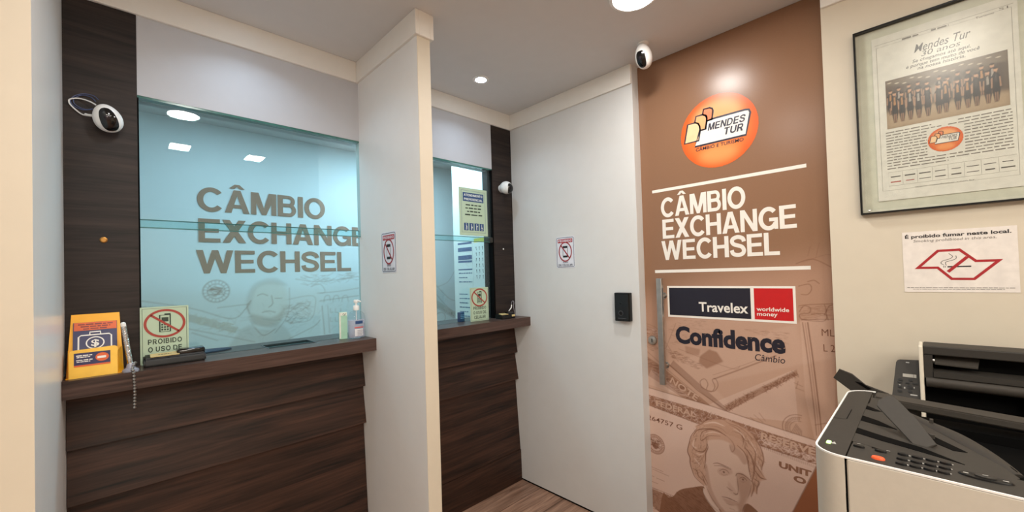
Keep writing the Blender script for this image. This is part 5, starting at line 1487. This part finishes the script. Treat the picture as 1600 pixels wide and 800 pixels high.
    bm = BM(); box(bm, xk, x1-.06, yL+.001, yb-.0012, ZP-.05, ZP-.0015); obj('tray_side', bm, M_GREY, t)
    bm = BM(); box(bm, 1.405, x1-.004, y0+.002, yb-.002, .956, 1.005); obj('exit_slot', bm, M_DEEP, t)
    # rear bar over the exit
    bm = BM(); prism(bm, [(1.410, .112, ZP-.016), (1.410, y0+.004, ZP-.034), (1.466, y0+.004, ZP-.034), (1.466, .112, ZP-.016)], (0, 0, .018)); bmesh.ops.bevel(bm, geom=bm.edges[:], offset=.003, segments=2, affect='EDGES'); obj('rear_bar', bm, M_GREY2, t, True)
    # curved hump along the right of the tray
    pts = [onz(1415, 645, ZP-.004), onz(1450, 662, ZP-.002), onz(1495, 682, ZP), onz(1545, 712, ZP-.002), onz(1592, 745, ZP-.006)]
    bm = BM(); sp = [Vector(p) for p in spline(pts, 5)]; tube(bm, sp, .010, 12, radii=[.006+.010*math.sin(math.pi*i/(len(sp)-1)) for i in range(len(sp))])
    for vv in bm.verts: vv.co.z = ZP-.004+(vv.co.z-ZP+.004)*.45
    obj('tray_hump', bm, M_GREY, t, True)
    # folded-up paper stop
    a = onz(1448, 696, ZP+.001); w = onx(1380, 620, a.x+.075)
    b = Vector((a.x+.075, w.y, w.z)); ax = (b-a); L = ax.length; ax.normalize(); sd = Vector((0, -1, .30)); sd = (sd-ax*sd.dot(ax)).normalized(); nn = ax.cross(sd).normalized()
    pl = [(-.004, -.016), (L-.012, -.021), (L-.002, -.012), (L, .004), (L-.004, .016), (L*.45, .018), (-.004, .014)]
    bm = BM(); prism(bm, [a+ax*u+sd*v for u, v in pl], nn*.006); bmesh.ops.bevel(bm, geom=bm.edges[:], offset=.0012, segments=1, affect='EDGES'); ps = obj('paper_stop', bm, M_GREY2, t)
    bm = BM(); p0 = onz(1456, 672, ZP-.012); box(bm, p0.x-.003, p0.x+.003, p0.y-.003, p0.y+.003, ZP-.045, ZP+.012, .001, 1); obj('hinge_post', bm, M_GREY2, t); bm = BM(); p1 = onz(1457, 694, ZP-.012); box(bm, p1.x-.003, p1.x+.003, p1.y-.004, p1.y+.004, ZP-.045, ZP+.008, .001, 1); obj('hinge_post', bm, M_GREY2, t)
    # keys
    def key(x, y, ru, rv, m, nm='button', lab=None, hgt=.0035):
        u, v = A(x, y); bm = BM(); s = ZP-.0005 
        c = P.p(u, v, 0)
        lathe(bm, [(ru, -.004), (ru, hgt*.5), (ru*.86, hgt), (0, hgt)], c, (0, 0, 1), 24)
        for vv in bm.verts: vv.co.x = c.x+(vv.co.x-c.x)*rv/ru
        return obj(nm, bm, m, t, True, lab)
    key(1342, 698.5, .0085, .0045, M_BLACK); key(1376, 706, .0085, .0045, M_BLACK)
    key(1372, 717, .0095, .0068, mat('orange_red_button', (232, 92, 48), .4), 'stop_button', 'orange-red oval stop button')
    o0, ox, oy = np.array((1411, 711.5)), np.array((22.2, 4.6)), np.array((-1.5, 7.2))
    for i in range(4):
        for j in range(3):
            p = o0+ox*i+oy*j; key(p[0], p[1], .0075, .0042, M_BLACK, 'key')
            u, v = A(p[0]+10.5, p[1]+1.0)
            b = BM(); rect(b, P, u-.0014, u+.0014, v-.0018, v+.0018, .0004); obj('key_mark', b, mat('pale_grey_ink', (170, 168, 164), .5), t)
    u, v = A(1540, 748); c = P.p(u, v, 0)
    bm = BM(); lathe(bm, [(.030, -.010), (.030, .0005), (.028, .0025), (0, .0025)], c, (0, 0, 1), 40)
    for vv in bm.verts: vv.co.x = c.x+(vv.co.x-c.x)*.42
    nv = obj('navigation_pad', bm, M_BLACK, t, True)
    bm = BM(); lathe(bm, [(.012, .0025), (.012, .004), (.010, .005), (0, .005)], c, (0, 0, 1), 24)
    for vv in bm.verts: vv.co.x = c.x+(vv.co.x-c.x)*.5
    obj('enter_key', bm, M_GREY, nv, True)
    b = BM(); 
    for du in (-.021, .021): rect(b, P, u+du-.003, u+du+.003, v-.0015, v+.0015, .0030)
    rect(b, P, u-.003, u+.003, v-.001, v+.001, .0054); obj('pad_marks', b, mat('pale_grey_ink', (170, 168, 164), .5), nv)
    for x, y in ((1342, 696.5), (1388, 708)):
        u, v = A(x, y); b = BM(); rect(b, P, u-.0025, u+.0025, v-.001, v+.001, .0042); obj('button_mark', b, mat('pale_grey_ink', (170, 168, 164), .5), t)
front_printer()

def rear_printer():
    xf = 1.78; k = xf/1.5
    kz = lambda z: H-(H-z)*k
    ky = lambda y: y*k
    t = thing('compact_printer', 'second printer behind the first, with black open front and tilted keypad, by the right wall', 'printer', (1.70, -.08, .72))
    y1, y0 = ky(.028), -.40
    zt = kz(1.180)
    # side panels and back
    for nm, ya, yb_ in (('left_side_panel', y1-.010, y1), ('right_side_panel', y0, y0+.010)):
        bm = BM(); box(bm, xf-.004, 1.875, ya, yb_, .7205, zt, .003, 2); obj(nm, bm, M_CREAMP, t)
    bm = BM(); box(bm, xf+.045, 1.870, y0+.0105, y1-.0105, .7205, kz(1.158)); obj('inner_body', bm, M_DEEP, t)
    bm = BM(); box(bm, 1.49, xf-.006, y0+.0105, y1-.002, .7205, kz(1.0)-.02); obj('lower_body', bm, M_DEEP, t)
    # lid with its dark surround and the slot below
    bm = BM(); box(bm, xf-.002, 1.872, y0+.0105, y1-.0105, kz(1.1585), zt+.001, .003, 2); obj('lid', bm, M_GREY, t)
    bm = BM(); box(bm, xf, xf+.03, y1-.030, y1-.0105, kz(1.098), kz(1.158), .001, 1); obj('slot_cheek', bm, M_GREY, t)
    bm = BM(); prism(bm, [(xf+.03, y1-.034, kz(1.152)), (xf+.03, ky(-.078), kz(1.150)), (xf+.005, ky(-.074), kz(1.132)), (xf+.005, y1-.034, kz(1.134))], (0, 0, .004)); obj('feed_plate', bm, M_GREY2, t)
    bm = BM(); lathe(bm, [(.008, 0), (.008, .004), (.005, .006), (0, .006)], (xf+.012, y1-.0305, kz(1.142)), (0, -1, 0), 20); obj('roller_end', bm, M_STEEL, t, True)
    bm = BM(); prism(bm, [(xf-.002, y1-.0305, kz(1.116)), (xf+.04, y1-.0305, kz(1.122)), (xf+.04, y0+.011, kz(1.122)), (xf-.002, y0+.011, kz(1.116))], (0, 0, -.016)); obj('front_ledge', bm, M_GREY, t)
    bm = BM(); tube(bm, [(xf+.008, y1-.014, kz(1.088)), (xf+.008, ky(-.150), kz(1.088))], .016, 20); obj('front_roll', bm, M_GREY2, t, True)
    bm = BM(); box(bm, xf+.005, xf+.04, y0+.011, ky(-.152), kz(1.0), kz(1.1), .002, 1); obj('hinge_block', bm, M_DEEP, t)
    # tilted control panel at the left
    V = (onx(1400, 563, xf+.06)-onx(1393.5, 624, xf+.005)); V = Vector((V.x, 0, V.z)).normalized(); U = Vector((0, -1, 0))
    P = Plane((xf+.005, ky(.0855), kz(1.03)), U, V)
    A = lambda x, y: P.px(x, y)
    out = [A(1393.5, 622), A(1400, 566), A(1402, 562.8), A(1406, 561.5), A(1440.5, 563), A(1443.5, 640), A(1394, 640)]
    bm = BM(); prism(bm, [P.p(*q, -.028) for q in out], P.N*.028); pan = obj('control_panel', bm, M_GREY, t)
    a, b_ = A(1410.5, 583.5), A(1432, 591)
    bm = BM(); slabrect(bm, P, a[0], b_[0], b_[1], a[1], .0, .0012); lcd = obj('display', bm, mat('grey_lcd', (158, 154, 144), .3), pan)
    b = BM(); u, v = A(1427.5, 588); rect(b, P, u-.0006, u+.0006, v-.005, v+.005, .0016); obj('display_mark', b, mat('dim_lcd_ink', (110, 106, 98), .4), lcd)
    for x, y, w, h in ((1407, 593, .005, .0032), (1422.5, 594.5, .0045, .003), (1406, 597, .0055, .0022), (1418, 598.5, .005, .0024), (1430, 600, .006, .002), (1406, 604, .0045, .004), (1421.5, 603.5, .005, .003), (1420, 606.5, .003, .003), (1424.5, 606.5, .003, .003), (1406, 611, .005, .0035), (1422, 612, .005, .0035)):
        u, v = A(x, y); bm = BM(); slabrect(bm, P, u-w, u+w, v-h, v+h, .0, .0022, min(w, h)*.6); obj('key', bm, M_BLACK, pan)
    for x, y, w, h in ((1418, 566.5, .004, .0016), (1428, 617.5, .008, .0018), (1406, 601.5, .002, .0016), (1413.5, 606, .0015, .0025), (1428.5, 606, .0012, .0025)):
        u, v = A(x, y); bm = BM(); rect(bm, P, u-w, u+w, v-h, v+h, .0008); obj('panel_mark', bm, mat('pale_grey_ink', (170, 168, 164), .5), pan)
    bm = BM(); box(bm, xf+.02, 1.87, y1+.001, .108, .7205, .93); obj('panel_housing', bm, M_GREY, t)
    # paper flap leaning out at the left
    q = [(1302, 590), (1311, 577), (1331, 585), (1352, 602), (1388, 616), (1396, 622), (1396, 634), (1345, 622)]
    bm = BM(); prism(bm, [onx(x, y, 1.800) for x, y in q], (.012, 0, 0)); obj('side_flap', bm, M_GREY, t)
    bm = BM(); prism(bm, [onx(x, y, 1.798) for x, y in ((1336, 596), (1346, 598), (1362, 608), (1356, 609))], (.001, 0, 0)); obj('flap_catch', bm, M_DEEP, t)
rear_printer()
